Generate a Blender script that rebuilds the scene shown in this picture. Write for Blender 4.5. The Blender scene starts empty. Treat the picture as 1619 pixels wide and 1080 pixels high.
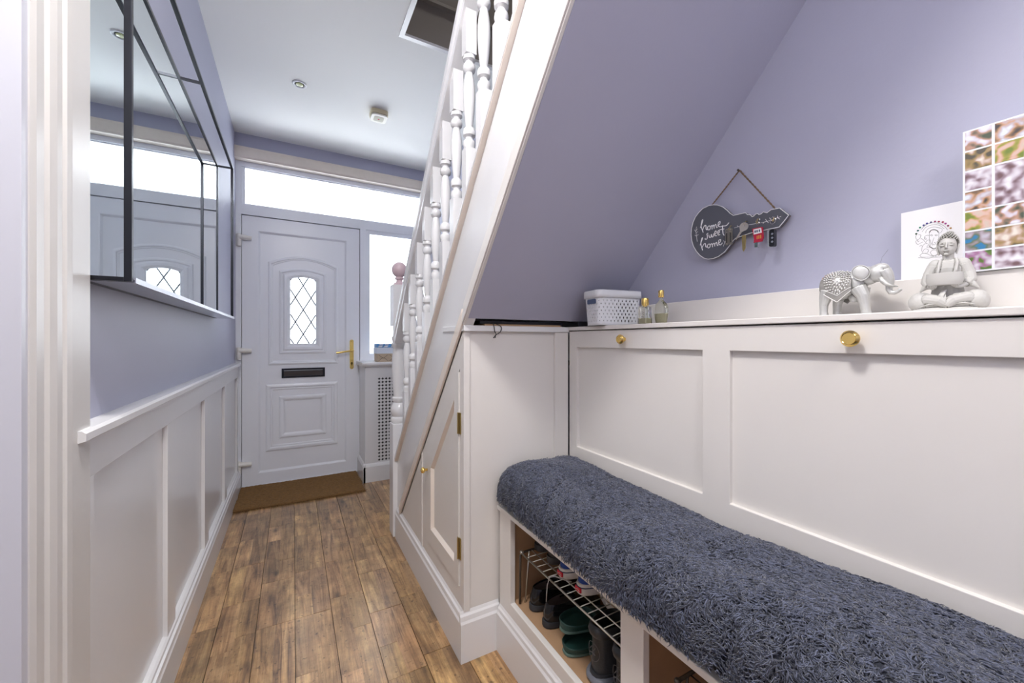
import bpy, bmesh, math, random
import numpy as np
from mathutils import Vector, Matrix, noise
from mathutils.geometry import tessellate_polygon

PI = math.pi
SC = bpy.context.scene
COL = SC.collection
random.seed(7)

# ------------------------------------------------------------------ camera
YAW = math.atan(346.5 / 628.0)
EYE = 1.07
cd = bpy.data.cameras.new('camera')
cam = bpy.data.objects.new('camera', cd)
COL.objects.link(cam)
cam.location = (0, 0, EYE)
cam.rotation_euler = (PI / 2, 0, -YAW)
cd.sensor_fit = 'HORIZONTAL'
cd.sensor_width = 36
cd.lens = 628.0 / 1619.0 * 36
cd.shift_y = -2.0 / 1619.0
cd.clip_start = 0.02
SC.camera = cam

# ------------------------------------------------------------------ world + light
W = bpy.data.worlds.new('world')
SC.world = W
W.use_nodes = True
nt = W.node_tree
bg = nt.nodes['Background']
bg.inputs[0].default_value = (0.93, 0.96, 1.0, 1)
bg.inputs[1].default_value = 1.0
# pale overcast sky above the horizon, brighter ground below it added to light the ceiling
_tc = nt.nodes.new('ShaderNodeTexCoord')
_sp = nt.nodes.new('ShaderNodeSeparateXYZ')
_cr = nt.nodes.new('ShaderNodeMapRange')
_cr.inputs['From Min'].default_value = -0.22
_cr.inputs['From Max'].default_value = -0.04
_cr.inputs['To Min'].default_value = 12.0
_cr.inputs['To Max'].default_value = 3.0
nt.links.new(_tc.outputs['Generated'], _sp.inputs[0])
nt.links.new(_sp.outputs['Z'], _cr.inputs['Value'])
nt.links.new(_cr.outputs['Result'], bg.inputs[1])
vs = SC.view_settings
vs.view_transform = 'Standard'
vs.look = 'None'
vs.gamma = 1
vs.use_curve_mapping = False
vs.exposure = 0.40


def area(name, loc, rot, sx, sy, power, color=(1, 1, 1), portal=False):
    l = bpy.data.lights.new(name, 'AREA')
    l.shape = 'RECTANGLE'
    l.size = sx
    l.size_y = sy
    l.energy = power
    l.color = color
    if portal:
        l.cycles.is_portal = True
    o = bpy.data.objects.new(name, l)
    o.location = loc
    o.rotation_euler = rot
    COL.objects.link(o)
    return o


# portals that only guide the sampling of the sky through the openings
area('sky_portal', (0.28, 3.52, 2.2), (-PI / 2, 0, 0), 1.6, 0.4, 1, portal=True)
area('sky_portal', (0.82, 3.52, 1.43), (-PI / 2, 0, 0), 0.6, 1.1, 1, portal=True)
area('sky_portal', (0.07, 3.50, 1.30), (-PI / 2, 0, 0), 0.2, 0.56, 1, portal=True)
# fill lights added out of view: behind the camera, overhead, above the stairwell
area('hall_fill', (0.30, -0.95, 2.50), (0, 0, 0), 0.5, 0.5, 16, (1, 0.97, 0.94))
area('overhead_fill', (-0.02, 0.45, 2.53), (0, 0, 0), 0.25, 0.25, 23, (1, 0.97, 0.95))
area('stairwell_fill', (0.8, 0.9, 4.7), (0, 0, 0), 0.4, 0.4, 9, (1, 0.97, 0.93))


# ------------------------------------------------------------------ materials
def mat(name, col, rough=0.5, metal=0.0, bump=0.0, bscale=60.0, var=0.0, vscale=6.0, coat=0.0, spec=None,
        emis=None, stretch=None):
    m = bpy.data.materials.new(name)
    m.use_nodes = True
    t = m.node_tree
    b = t.nodes['Principled BSDF']
    b.inputs['Base Color'].default_value = (*col, 1)
    b.inputs['Roughness'].default_value = rough
    b.inputs['Metallic'].default_value = metal
    b.inputs['Coat Weight'].default_value = coat
    if coat:
        b.inputs['Coat Roughness'].default_value = 0.08
    if spec is not None:
        b.inputs['Specular IOR Level'].default_value = spec
    if emis:
        b.inputs['Emission Color'].default_value = (*emis[0], 1)
        b.inputs['Emission Strength'].default_value = emis[1]
    tc = t.nodes.new('ShaderNodeTexCoord')
    src = tc.outputs['Object']
    if stretch:
        mp = t.nodes.new('ShaderNodeMapping')
        mp.inputs['Scale'].default_value = stretch
        t.links.new(src, mp.inputs['Vector'])
        src = mp.outputs['Vector']
    if var:
        n = t.nodes.new('ShaderNodeTexNoise')
        n.inputs['Scale'].default_value = vscale
        n.inputs['Detail'].default_value = 4
        t.links.new(src, n.inputs['Vector'])
        mx = t.nodes.new('ShaderNodeMix')
        mx.data_type = 'RGBA'
        mx.inputs['A'].default_value = (*[c * (1 - var) for c in col], 1)
        mx.inputs['B'].default_value = (*[min(1, c * (1 + var)) for c in col], 1)
        t.links.new(n.outputs['Fac'], mx.inputs['Factor'])
        t.links.new(mx.outputs['Result'], b.inputs['Base Color'])
    if bump:
        n = t.nodes.new('ShaderNodeTexNoise')
        n.inputs['Scale'].default_value = bscale
        n.inputs['Detail'].default_value = 3
        t.links.new(src, n.inputs['Vector'])
        bp = t.nodes.new('ShaderNodeBump')
        bp.inputs['Strength'].default_value = bump
        bp.inputs['Distance'].default_value = 0.002
        t.links.new(n.outputs['Fac'], bp.inputs['Height'])
        t.links.new(bp.outputs['Normal'], b.inputs['Normal'])
    return m


LAV = mat('lavender_paint', (0.445, 0.45, 0.565), 0.5, bump=0.12, bscale=120, var=0.03, vscale=2)
CREAM = mat('cream_gloss_paint', (0.745, 0.715, 0.68), 0.32, bump=0.06, bscale=40, var=0.03, vscale=3)
WHITEG = mat('white_gloss_paint', (0.77, 0.765, 0.77), 0.22, bump=0.05, bscale=30, var=0.02, vscale=3)
TRIMB = mat('beige_paint_and_bounce', (0.82, 0.735, 0.65), 0.35, bump=0.1, bscale=60, var=0.06, vscale=20)  # on base rail and string strip the beige paints in floor bounce
CEILM = mat('ceiling_paint', (0.92, 0.92, 0.90), 0.8, bump=0.08, bscale=80, var=0.02, vscale=1.5)
UPVC = mat('white_plastic_door', (0.86, 0.88, 0.935), 0.28, bump=0.02, bscale=30)
HINGEP = mat('hinge_plastic', (0.82, 0.80, 0.76), 0.3)
BRASS = mat('polished_brass', (0.95, 0.68, 0.22), 0.16, 1.0)
OLDBRASS = mat('dull_brass', (0.50, 0.40, 0.18), 0.35, 1.0, bump=0.2, bscale=300)
DARKMET = mat('dark_metal', (0.03, 0.032, 0.04), 0.3, 0.8)
STEEL = mat('steel', (0.72, 0.72, 0.70), 0.22, 1.0)
WIRE = mat('rack_wire', (0.62, 0.62, 0.56), 0.3, 0.9)
BRONZE = mat('rack_bronze', (0.10, 0.085, 0.07), 0.35, 0.7)
DARK = mat('dark_void', (0.02, 0.02, 0.022), 0.9)
MDF = mat('raw_mdf', (0.40, 0.245, 0.135), 0.65, bump=0.15, bscale=200, var=0.12, vscale=18)
TAUPE = mat('taupe_shaded_landing', (0.27, 0.24, 0.21), 0.7, bump=0.05)  # stairwell shade and warmth put into the colour of lavender walls
BLACKSH = mat('black_patent', (0.006, 0.006, 0.008), 0.12)
BLACKLE = mat('black_leather', (0.028, 0.030, 0.034), 0.38, bump=0.3, bscale=260)
BLACKRUB = mat('black_rubber', (0.03, 0.032, 0.037), 0.55)
INSOLE = mat('brown_insole', (0.10, 0.07, 0.06), 0.7)
GREENSH = mat('dark_green_suede', (0.012, 0.05, 0.042), 0.5, bump=0.2, bscale=300)
GREENRIM = mat('grey_green_sole', (0.10, 0.17, 0.145), 0.5)
BLUECAN = mat('blue_canvas', (0.02, 0.06, 0.27), 0.8, bump=0.3, bscale=500)
RUBW = mat('white_rubber', (0.68, 0.64, 0.60), 0.5, var=0.08, vscale=60)
REDLAB = mat('red_label', (0.60, 0.02, 0.04), 0.5)
LACE = mat('grey_lace', (0.50, 0.47, 0.45), 0.8)
TAN = mat('tan_leather', (0.45, 0.29, 0.19), 0.6)
PLWHITE = mat('white_plastic', (0.80, 0.82, 0.85), 0.35)
PAPERW = mat('white_card', (0.86, 0.85, 0.86), 0.6)
INK = mat('black_ink', (0.10, 0.095, 0.09), 0.6)
SLATE = mat('slate_grey_paint', (0.105, 0.112, 0.135), 0.6, bump=0.05)
CHALK = mat('white_lettering', (0.85, 0.85, 0.86), 0.6)
BOARDW = mat('board_wood_edge', (0.16, 0.10, 0.06), 0.7)
TWINE = mat('jute_twine', (0.25, 0.165, 0.10), 0.9, bump=0.9, bscale=900)
STONE = None


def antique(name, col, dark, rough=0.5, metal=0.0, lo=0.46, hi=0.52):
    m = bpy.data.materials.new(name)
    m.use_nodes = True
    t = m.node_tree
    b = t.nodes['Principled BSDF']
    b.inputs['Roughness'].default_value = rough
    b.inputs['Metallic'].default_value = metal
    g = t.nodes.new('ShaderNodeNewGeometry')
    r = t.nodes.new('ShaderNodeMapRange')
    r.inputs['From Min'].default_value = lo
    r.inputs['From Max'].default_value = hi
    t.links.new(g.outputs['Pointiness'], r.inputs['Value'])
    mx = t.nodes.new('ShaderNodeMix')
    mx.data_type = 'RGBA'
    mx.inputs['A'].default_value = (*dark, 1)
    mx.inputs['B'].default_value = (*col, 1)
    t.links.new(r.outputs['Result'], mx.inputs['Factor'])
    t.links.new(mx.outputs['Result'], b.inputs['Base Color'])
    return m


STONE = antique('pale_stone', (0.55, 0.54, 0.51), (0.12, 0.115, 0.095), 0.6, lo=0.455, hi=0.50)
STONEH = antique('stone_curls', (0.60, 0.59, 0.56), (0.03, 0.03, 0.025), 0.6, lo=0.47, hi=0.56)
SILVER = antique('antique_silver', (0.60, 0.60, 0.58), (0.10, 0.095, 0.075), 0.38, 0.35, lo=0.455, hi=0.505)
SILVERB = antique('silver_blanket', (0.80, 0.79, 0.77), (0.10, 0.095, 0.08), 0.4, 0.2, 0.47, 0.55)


def wood_floor():
    m = bpy.data.materials.new('oak_floor')
    m.use_nodes = True
    t = m.node_tree
    N = t.nodes
    L = t.links
    b = N['Principled BSDF']
    tc = N.new('ShaderNodeTexCoord')
    oi = N.new('ShaderNodeObjectInfo')
    add = N.new('ShaderNodeVectorMath')
    add.operation = 'MULTIPLY_ADD'
    cmb = N.new('ShaderNodeCombineXYZ')
    L.new(oi.outputs['Random'], cmb.inputs['X'])
    L.new(oi.outputs['Random'], cmb.inputs['Y'])
    L.new(oi.outputs['Random'], cmb.inputs['Z'])
    g = N.new('ShaderNodeNewGeometry')
    L.new(cmb.outputs[0], add.inputs[0])
    add.inputs[1].default_value = (37, 53, 11)
    L.new(g.outputs['Position'], add.inputs[2])
    mp = N.new('ShaderNodeMapping')
    mp.inputs['Scale'].default_value = (26, 2.2, 10)
    L.new(add.outputs[0], mp.inputs['Vector'])
    n1 = N.new('ShaderNodeTexNoise')
    n1.inputs['Scale'].default_value = 1.0
    n1.inputs['Detail'].default_value = 7
    n1.inputs['Roughness'].default_value = 0.62
    n1.inputs['Distortion'].default_value = 1.4
    L.new(mp.outputs[0], n1.inputs['Vector'])
    r1 = N.new('ShaderNodeValToRGB')
    e = r1.color_ramp.elements
    e[0].position = 0.28
    e[0].color = (0.085, 0.042, 0.018, 1)
    e[1].position = 0.72
    e[1].color = (0.54, 0.345, 0.16, 1)
    k = r1.color_ramp.elements.new(0.46)
    k.color = (0.32, 0.180, 0.078, 1)
    L.new(n1.outputs['Fac'], r1.inputs['Fac'])
    # fine grain
    mp2 = N.new('ShaderNodeMapping')
    mp2.inputs['Scale'].default_value = (260, 9, 40)
    L.new(add.outputs[0], mp2.inputs['Vector'])
    n2 = N.new('ShaderNodeTexNoise')
    n2.inputs['Scale'].default_value = 1
    n2.inputs['Detail'].default_value = 4
    L.new(mp2.outputs[0], n2.inputs['Vector'])
    # knots
    mp3 = N.new('ShaderNodeMapping')
    mp3.inputs['Scale'].default_value = (9, 4.2, 1)
    L.new(add.outputs[0], mp3.inputs['Vector'])
    v = N.new('ShaderNodeTexVoronoi')
    v.inputs['Scale'].default_value = 1
    L.new(mp3.outputs[0], v.inputs['Vector'])
    kr = N.new('ShaderNodeMapRange')
    kr.inputs['From Min'].default_value = 0.03
    kr.inputs['From Max'].default_value = 0.16
    kr.inputs['To Min'].default_value = 0.35
    L.new(v.outputs['Distance'], kr.inputs['Value'])
    mul = N.new('ShaderNodeMix')
    mul.data_type = 'RGBA'
    mul.blend_type = 'MULTIPLY'
    mul.inputs['Factor'].default_value = 1
    L.new(r1.outputs['Color'], mul.inputs['A'])
    L.new(kr.outputs['Result'], mul.inputs['B'])
    # per plank tone
    gr = N.new('ShaderNodeMapRange')
    gr.inputs['From Min'].default_value = 0.3
    gr.inputs['From Max'].default_value = 0.7
    gr.inputs['To Min'].default_value = 0.80
    gr.inputs['To Max'].default_value = 1.12
    L.new(n2.outputs['Fac'], gr.inputs['Value'])
    tm = N.new('ShaderNodeMix')
    tm.data_type = 'RGBA'
    tm.blend_type = 'MULTIPLY'
    tm.inputs['Factor'].default_value = 1
    L.new(oi.outputs['Color'], tm.inputs['A'])
    L.new(gr.outputs[0], tm.inputs['B'])
    mul2 = N.new('ShaderNodeMix')
    mul2.data_type = 'RGBA'
    mul2.blend_type = 'MULTIPLY'
    mul2.inputs['Factor'].default_value = 1
    L.new(mul.outputs['Result'], mul2.inputs['A'])
    L.new(tm.outputs['Result'], mul2.inputs['B'])
    # grime blotches and small dark pores
    n3 = N.new('ShaderNodeTexNoise')
    n3.inputs['Scale'].default_value = 9
    n3.inputs['Detail'].default_value = 6
    n3.inputs['Roughness'].default_value = 0.7
    L.new(g.outputs['Position'], n3.inputs['Vector'])
    d1 = N.new('ShaderNodeMapRange')
    d1.inputs['From Min'].default_value = 0.38
    d1.inputs['From Max'].default_value = 0.62
    d1.inputs['To Min'].default_value = 0.86
    d1.inputs['To Max'].default_value = 1.42
    L.new(n3.outputs['Fac'], d1.inputs['Value'])
    n4 = N.new('ShaderNodeTexNoise')
    n4.inputs['Scale'].default_value = 75
    n4.inputs['Detail'].default_value = 2
    L.new(add.outputs[0], n4.inputs['Vector'])
    d2 = N.new('ShaderNodeMapRange')
    d2.inputs['From Min'].default_value = 0.27
    d2.inputs['From Max'].default_value = 0.36
    d2.inputs['To Min'].default_value = 0.45
    L.new(n4.outputs['Fac'], d2.inputs['Value'])
    dm_ = N.new('ShaderNodeMath')
    dm_.operation = 'MULTIPLY'
    L.new(d1.outputs[0], dm_.inputs[0])
    L.new(d2.outputs[0], dm_.inputs[1])
    mul3 = N.new('ShaderNodeMix')
    mul3.data_type = 'RGBA'
    mul3.blend_type = 'MULTIPLY'
    mul3.inputs['Factor'].default_value = 1
    L.new(mul2.outputs['Result'], mul3.inputs['A'])
    L.new(dm_.outputs[0], mul3.inputs['B'])
    L.new(mul3.outputs['Result'], b.inputs['Base Color'])
    b.inputs['Roughness'].default_value = 0.32
    b.inputs['Coat Weight'].default_value = 0.5
    b.inputs['Coat Roughness'].default_value = 0.25
    bp = N.new('ShaderNodeBump')
    bp.inputs['Strength'].default_value = 0.25
    bp.inputs['Distance'].default_value = 0.001
    L.new(n2.outputs['Fac'], bp.inputs['Height'])
    L.new(bp.outputs['Normal'], b.inputs['Normal'])
    return m


OAK = wood_floor()


def frosted():
    m = bpy.data.materials.new('obscure_glass')
    m.use_nodes = True
    t = m.node_tree
    N = t.nodes
    L = t.links
    out = N['Material Output']
    N.remove(N['Principled BSDF'])
    tr = N.new('ShaderNodeBsdfTransparent')
    tr.inputs[0].default_value = (0.95, 0.97, 0.98, 1)
    tl = N.new('ShaderNodeBsdfTranslucent')
    tl.inputs[0].default_value = (0.9, 0.92, 0.93, 1)
    gl = N.new('ShaderNodeBsdfGlossy')
    gl.inputs['Roughness'].default_value = 0.15
    a = N.new('ShaderNodeMixShader')
    a.inputs[0].default_value = 0.35
    L.new(tr.outputs[0], a.inputs[1])
    L.new(tl.outputs[0], a.inputs[2])
    f = N.new('ShaderNodeFresnel')
    f.inputs[0].default_value = 1.3
    b = N.new('ShaderNodeMixShader')
    L.new(f.outputs[0], b.inputs[0])
    L.new(a.outputs[0], b.inputs[1])
    L.new(gl.outputs[0], b.inputs[2])
    L.new(b.outputs[0], out.inputs[0])
    return m


FROST = frosted()


def glassmat(name, col, rough=0.02):
    m = bpy.data.materials.new(name)
    m.use_nodes = True
    b = m.node_tree.nodes['Principled BSDF']
    b.inputs['Base Color'].default_value = (*col, 1)
    b.inputs['Transmission Weight'].default_value = 1
    b.inputs['Roughness'].default_value = rough
    b.inputs['IOR'].default_value = 1.45
    return m


GLASS = glassmat('bottle_glass', (0.93, 0.95, 0.88))
PERFUME = mat('pale_perfume', (0.62, 0.58, 0.40), 0.2)
MIRROR = mat('mirror_glass', (0.80, 0.865, 0.87), 0.015, 1.0)


# ------------------------------------------------------------------ mesh helpers
def box(bm, x0, x1, y0, y1, z0, z1):
    v = [bm.verts.new((x, y, z)) for x in (x0, x1) for y in (y0, y1) for z in (z0, z1)]
    for f in ((0, 1, 3, 2), (4, 6, 7, 5), (0, 4, 5, 1), (2, 3, 7, 6), (0, 2, 6, 4), (1, 5, 7, 3)):
        bm.faces.new([v[i] for i in f])
    return v


def prism(bm, axis, outer, a0, a1, holes=()):
    """polygon (2-D points in the two other axes, in xyz order) extruded along axis from a0 to a1"""
    loops = [list(outer)] + [list(h) for h in holes]

    def p3(p, a):
        q = [0, 0, 0]
        o = [i for i in range(3) if i != axis]
        q[axis] = a
        q[o[0]] = p[0]
        q[o[1]] = p[1]
        return q
    tri = tessellate_polygon([[Vector((p[0], p[1], 0)) for p in l] for l in loops])
    flat = [p for l in loops for p in l]
    A = [bm.verts.new(p3(p, a0)) for p in flat]
    B = [bm.verts.new(p3(p, a1)) for p in flat]
    for t in tri:
        try:
            bm.faces.new([A[i] for i in t])
            bm.faces.new([B[i] for i in reversed(t)])
        except ValueError:
            pass
    s = 0
    for l in loops:
        n = len(l)
        for i in range(n):
            j = (i + 1) % n
            try:
                bm.faces.new([A[s + i], A[s + j], B[s + j], B[s + i]])
            except ValueError:
                pass
        s += n


def frame_basis(d):
    d = d.normalized()
    u = d.cross(Vector((0, 0, 1)))
    if u.length < 1e-4:
        u = Vector((1, 0, 0))
    u.normalize()
    return u, d.cross(u).normalized()


def tube(bm, pts, rad, seg=8, closed=False, flat=1.0):
    pts = [Vector(p) for p in pts]
    n = len(pts)
    if not hasattr(rad, '__len__'):
        rad = [rad] * n
    rings = []
    pu = None
    for i, p in enumerate(pts):
        if closed:
            d = pts[(i + 1) % n] - pts[i - 1]
        else:
            d = pts[min(i + 1, n - 1)] - pts[max(i - 1, 0)]
        if d.length < 1e-9:
            d = Vector((0, 0, 1))
        d.normalize()
        if pu is None:
            u, w = frame_basis(d)
        else:
            u = (pu - d * pu.dot(d))
            if u.length < 1e-5:
                u, w = frame_basis(d)
            u.normalize()
            w = d.cross(u)
        pu = u
        rings.append([bm.verts.new(p + u * (math.cos(a) * rad[i]) + w * (math.sin(a) * rad[i] * flat))
                      for a in [2 * PI * k / seg for k in range(seg)]])
    m = n if closed else n - 1
    for i in range(m):
        A, B = rings[i], rings[(i + 1) % n]
        for k in range(seg):
            bm.faces.new([A[k], A[(k + 1) % seg], B[(k + 1) % seg], B[k]])
    if not closed:
        bm.faces.new(rings[0][::-1])
        bm.faces.new(rings[-1])


def lathe(bm, prof, c=(0, 0, 0), axis=2, seg=24, square=None):
    """prof: list of (radius, height). square: set of indices whose ring is a square"""
    rings = []
    c = Vector(c)
    for r, h in prof:
        ring = []
        for k in range(seg):
            a = 2 * PI * (k + 0.5) / seg
            q = [0, 0, 0]
            o = [i for i in range(3) if i != axis]
            q[o[0]] = math.cos(a) * r
            q[o[1]] = math.sin(a) * r
            q[axis] = h
            ring.append(bm.verts.new(c + Vector(q)))
        rings.append(ring)
    for A, B in zip(rings, rings[1:]):
        for k in range(seg):
            bm.faces.new([A[k], A[(k + 1) % seg], B[(k + 1) % seg], B[k]])
    bm.faces.new(rings[0][::-1])
    bm.faces.new(rings[-1])


def ell(bm, c, r, rot=None, sub=3):
    m = Matrix.Translation(c)
    if rot is not None:
        m = m @ rot.to_4x4()
    m = m @ Matrix.Diagonal((*r, 1))
    bmesh.ops.create_icosphere(bm, subdivisions=sub, radius=1, matrix=m)


def obj(name, bm, m, parent=None, smooth=False, bevel=0.0, kind=None, label=None, auto=None):
    bmesh.ops.recalc_face_normals(bm, faces=bm.faces)
    if parent is not None:
        L = Vector((0, 0, 0))
        p = parent
        while p is not None:
            if p.get('_local'):
                L = Vector((0, 0, 0))
                break
            L += p.location
            p = p.parent
        if L.length:
            bmesh.ops.translate(bm, verts=bm.verts, vec=-L)
    me = bpy.data.meshes.new(name)
    bm.to_mesh(me)
    bm.free()
    me.materials.append(m)
    if smooth:
        for p in me.polygons:
            p.use_smooth = True
        if auto:
            try:
                me.set_sharp_from_angle(angle=math.radians(auto))
            except Exception:
                pass
    o = bpy.data.objects.new(name, me)
    COL.objects.link(o)
    o.parent = parent
    if bevel:
        b = o.modifiers.new('bevel', 'BEVEL')
        b.width = bevel
        b.segments = 2
        b.limit_method = 'ANGLE'
        b.angle_limit = math.radians(40)
    if kind:
        o['kind'] = kind
    if label:
        o['label'] = label
    return o


def thing(name, label, cat, loc=(0, 0, 0), rotz=0, group=None, kind=None, local=False, rot=None):
    o = bpy.data.objects.new(name, None)
    o.empty_display_size = 0.05
    COL.objects.link(o)
    o.location = loc
    o.rotation_euler = rot if rot else (0, 0, rotz)
    o['label'] = label
    if cat:
        o['category'] = cat
    if group:
        o['group'] = group
    if kind:
        o['kind'] = kind
    if local or rotz or rot:
        o['_local'] = True
    return o


def tag(o, label, cat, group=None):
    o['label'] = label
    o['category'] = cat
    if group:
        o['group'] = group
    return o


NB = bmesh.new


def B1(name, m, dims, parent=None, **k):
    b = NB()
    box(b, *dims)
    return obj(name, b, m, parent, **k)


# ================================================================== SETTING
XL = -0.36      # left wall
XR = 1.12       # right wall
YD = 3.459      # door plane
YW = 3.395      # wall above the door
ZC = 2.54
YB = -1.75      # wall behind the photographer
SLOPE = 1.10


def strz(c, y):
    return c - SLOPE * y


def S(o, label):
    o['kind'] = 'structure'
    o['label'] = label
    return o


# floor with planks
b = NB()
box(b, XL - 0.1, XR + 0.1, YB, YD + 0.1, -0.06, -0.0128)
floor = S(obj('floor', b, DARK), 'narrow brown oak plank floor of the hallway')
joints = {0: [1.83, 2.5], 1: [1.40, 1.95, 2.257, 2.9], 2: [1.737, 2.052, 2.65], 3: [1.25, 1.735, 2.08, 2.75],
          4: [1.12, 1.80, 2.45], 5: [1.28, 1.63, 1.926, 2.30, 2.9], 6: [1.0, 1.327, 1.67, 2.24, 2.8],
          7: [1.37, 1.9, 2.5], 8: [1.6, 2.6], 9: [1.4, 2.2], 10: [1.7, 2.7], 11: [1.2, 2.4]}
rnd = random.Random(3)
board_tone = [rnd.uniform(0.85, 1.12) for _ in range(12)]
unit = NB()
box(unit, -0.5, 0.5, -0.5, 0.5, -1, 0)
bmesh.ops.recalc_face_normals(unit, faces=unit.faces)
ume = bpy.data.meshes.new('plank')
unit.to_mesh(ume)
unit.free()
ume.materials.append(OAK)
for k in range(12):
    x0 = -0.374 + 0.127 * k
    jl = [YB] + [y for y in (-1.1, -0.4, 0.3)] + joints[k] + [YD + 0.02]
    for s in range(2):
        xs0 = x0 + 0.0016 if s == 0 else x0 + 0.06355
        xs1 = x0 + 0.06345 if s == 0 else x0 + 0.127 - 0.0004
        js = list(jl)
        for a, c2 in zip(jl, jl[1:]):
            if c2 - a > 0.34 and rnd.random() < 0.75:
                js.append(a + (c2 - a) * rnd.uniform(0.3, 0.7))
        js.sort()
        for a, c2 in zip(js, js[1:]):
            main = 0.0010 if (a in jl and c2 in jl) else 0.0003
            o = bpy.data.objects.new('plank', ume)
            COL.objects.link(o)
            o.parent = floor
            tn = board_tone[k] * rnd.uniform(0.72, 1.22)
            o.color = (tn, tn * rnd.uniform(0.97, 1.03), tn * rnd.uniform(0.92, 1.06), 1)
            lift = rnd.uniform(-0.0004, 0.0004)
            o.location = ((xs0 + xs1) / 2, (a + c2) / 2, lift - 0.0004)
            o.scale = (xs1 - xs0, c2 - a - 2 * main, 0.012)

# left wall
wl = S(B1('wall_left', LAV, (XL - 0.1, XL, 0.845, YD + 0.1, -0.01, ZC)), 'lavender left wall above the white wainscot')
wainx = -0.350
b = NB()
prism(b, 0, [(0.99, 0.0), (YW + 0.06, 0.0), (YW + 0.06, 0.88), (0.99, 0.88)], XL, wainx - 0.004)
obj('wainscot_backing', b, WHITEG, wl)
for y0, y1 in ((0.985, 1.079), (1.60, 1.695), (2.195, 2.29), (2.785, 2.875), (3.36, YW + 0.03)):
    B1('stile', WHITEG, (wainx - 0.004, wainx + 0.009, y0, y1, 0.145, 0.807), wl, bevel=0.001)
B1('top_rail', WHITEG, (wainx - 0.004, wainx + 0.009, 0.985, YW + 0.03, 0.807, 0.882), wl, bevel=0.001)
b = NB()
prism(b, 1, [(XL, 0.880), (-0.338, 0.880), (-0.334, 0.886), (-0.322, 0.890), (-0.322, 0.903), (-0.328, 0.908), (XL, 0.910)],
      0.985, YW + 0.02)
obj('dado_cap', b, WHITEG, wl)
b = NB()
prism(b, 1, [(XL, 0), (-0.325, 0), (-0.325, 0.112), (-0.328, 0.118), (-0.330, 0.130), (-0.336, 0.134), (-0.337, 0.143), (-0.343, 0.148), (XL, 0.150)],
      0.985, YW + 0.06)
S(obj('baseboard_left', b, WHITEG), 'glossy white skirting board along the left wall')

# left doorway lining + architrave close to the camera
b = NB()
AX = XL + 0.001
prof = [(0.842, AX), (0.842, -0.334), (0.852, -0.331), (0.872, -0.331), (0.876, -0.335), (0.882, -0.335), (0.886, -0.330),
        (0.900, -0.327), (0.914, -0.3265), (0.918, -0.331), (0.922, -0.331), (0.926, -0.325), (0.941, -0.324), (0.945, -0.3295),
        (0.950, -0.333), (1.035, -0.333), (1.037, -0.336), (1.037, AX)]
prism(b, 2, [(x, y) for y, x in prof], 0.0, 2.12)
S(obj('trim_1', b, mat('aged_white_paint', (0.68, 0.66, 0.635), 0.3, bump=0.15, bscale=25, var=0.05, vscale=8)), 'moulded cream door architrave at the left edge')
b = NB()
box(b, -0.46, -0.336, 0.827, 0.845, 0, 2.12)
box(b, -0.46, -0.42, 0.80, 0.83, 0, 2.08)
S(obj('trim_2', b, mat('pale_lilac_gloss', (0.60, 0.605, 0.67), 0.3)), 'painted lining of the left doorway')
b = NB()
box(b, -0.47, -0.43, 0.0, 0.82, 0, 2.08)
S(obj('door_2', b, WHITEG), 'plain white door in the left doorway beside the camera')
b = NB()
box(b, XL - 0.1, XL, -0.05, 0.845, 2.08, ZC)
box(b, XL - 0.1, XL, YB, -0.0, -0.01, ZC)
S(obj('wall_left', b, LAV), 'lavender left wall around the near doorway')

# right wall
S(B1('wall_right', LAV, (XR, XR + 0.1, YB, YD + 0.1, -0.01, 5.0)), 'lavender right wall over the storage bench')

# back wall with glazed opening
b = NB()
box(b, XL - 0.1, XR + 0.1, YB - 0.1, YB, -0.01, ZC)
S(obj('wall_back', b, LAV), 'lavender wall behind the photographer')

# ceiling (hall) with the stairwell opening
b = NB()
prism(b, 2, [(XL - 0.1, YB - 0.1), (XR + 0.1, YB - 0.1), (XR + 0.1, YD + 0.1), (XL - 0.1, YD + 0.1)], ZC, ZC + 0.16,
      holes=[[(0.456, -0.02), (XR - 0.0001, -0.02), (XR - 0.0001, 1.93), (0.456, 1.93)]])
S(obj('ceiling', b, CEILM), 'flat white hallway ceiling')
b = NB()
prism(b, 2, [(0.447, -0.03), (XR, -0.03), (XR, 1.941), (0.447, 1.941)], ZC - 0.006, ZC + 0.006,
      holes=[[(0.470, -0.02), (XR - 0.001, -0.02), (XR - 0.001, 1.918), (0.470, 1.918)]])
S(obj('trim_3', b, WHITEG), 'white edge trim around the stairwell opening')
b = NB()
box(b, 0.40, 0.4555, -0.9, 1.99, ZC + 0.16, 5.0)
box(b, 0.4562, 0.466, -0.02, 1.925, ZC + 0.007, ZC + 0.20)
box(b, 0.4562, XR, 1.922, 1.9295, ZC + 0.007, ZC + 0.20)
box(b, 0.4555, XR, 1.935, 1.99, ZC + 0.16, 5.0)
box(b, 0.40, XR, -0.95, -0.9, ZC + 0.16, 5.0)
box(b, 0.40, XR + 0.1, -0.95, 1.99, 4.95, 5.0)
box(b, 0.456, XR, -0.9, -0.02, ZC + 0.155, ZC + 0.165)
S(obj('wall_landing', b, TAUPE), 'landing walls above the stairs, shade put into their taupe colour')
b = NB()
prism(b, 0, [(1.90, 2.735), (1.9345, 2.735), (1.9345, 2.77), (1.922, 2.77), (1.908, 2.755)], 0.467, XR)
S(obj('baseboard_landing', b, TAUPE), 'ledge along the foot of the landing wall in its shade-tinted taupe')

# sloped soffit under the stairs (plaster), from shelf height to the ceiling
b = NB()


def soff(x, z):
    c0 = 2.470 if x < 0.8 else 2.479
    return (x, (c0 - z) / SLOPE, z)


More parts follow.
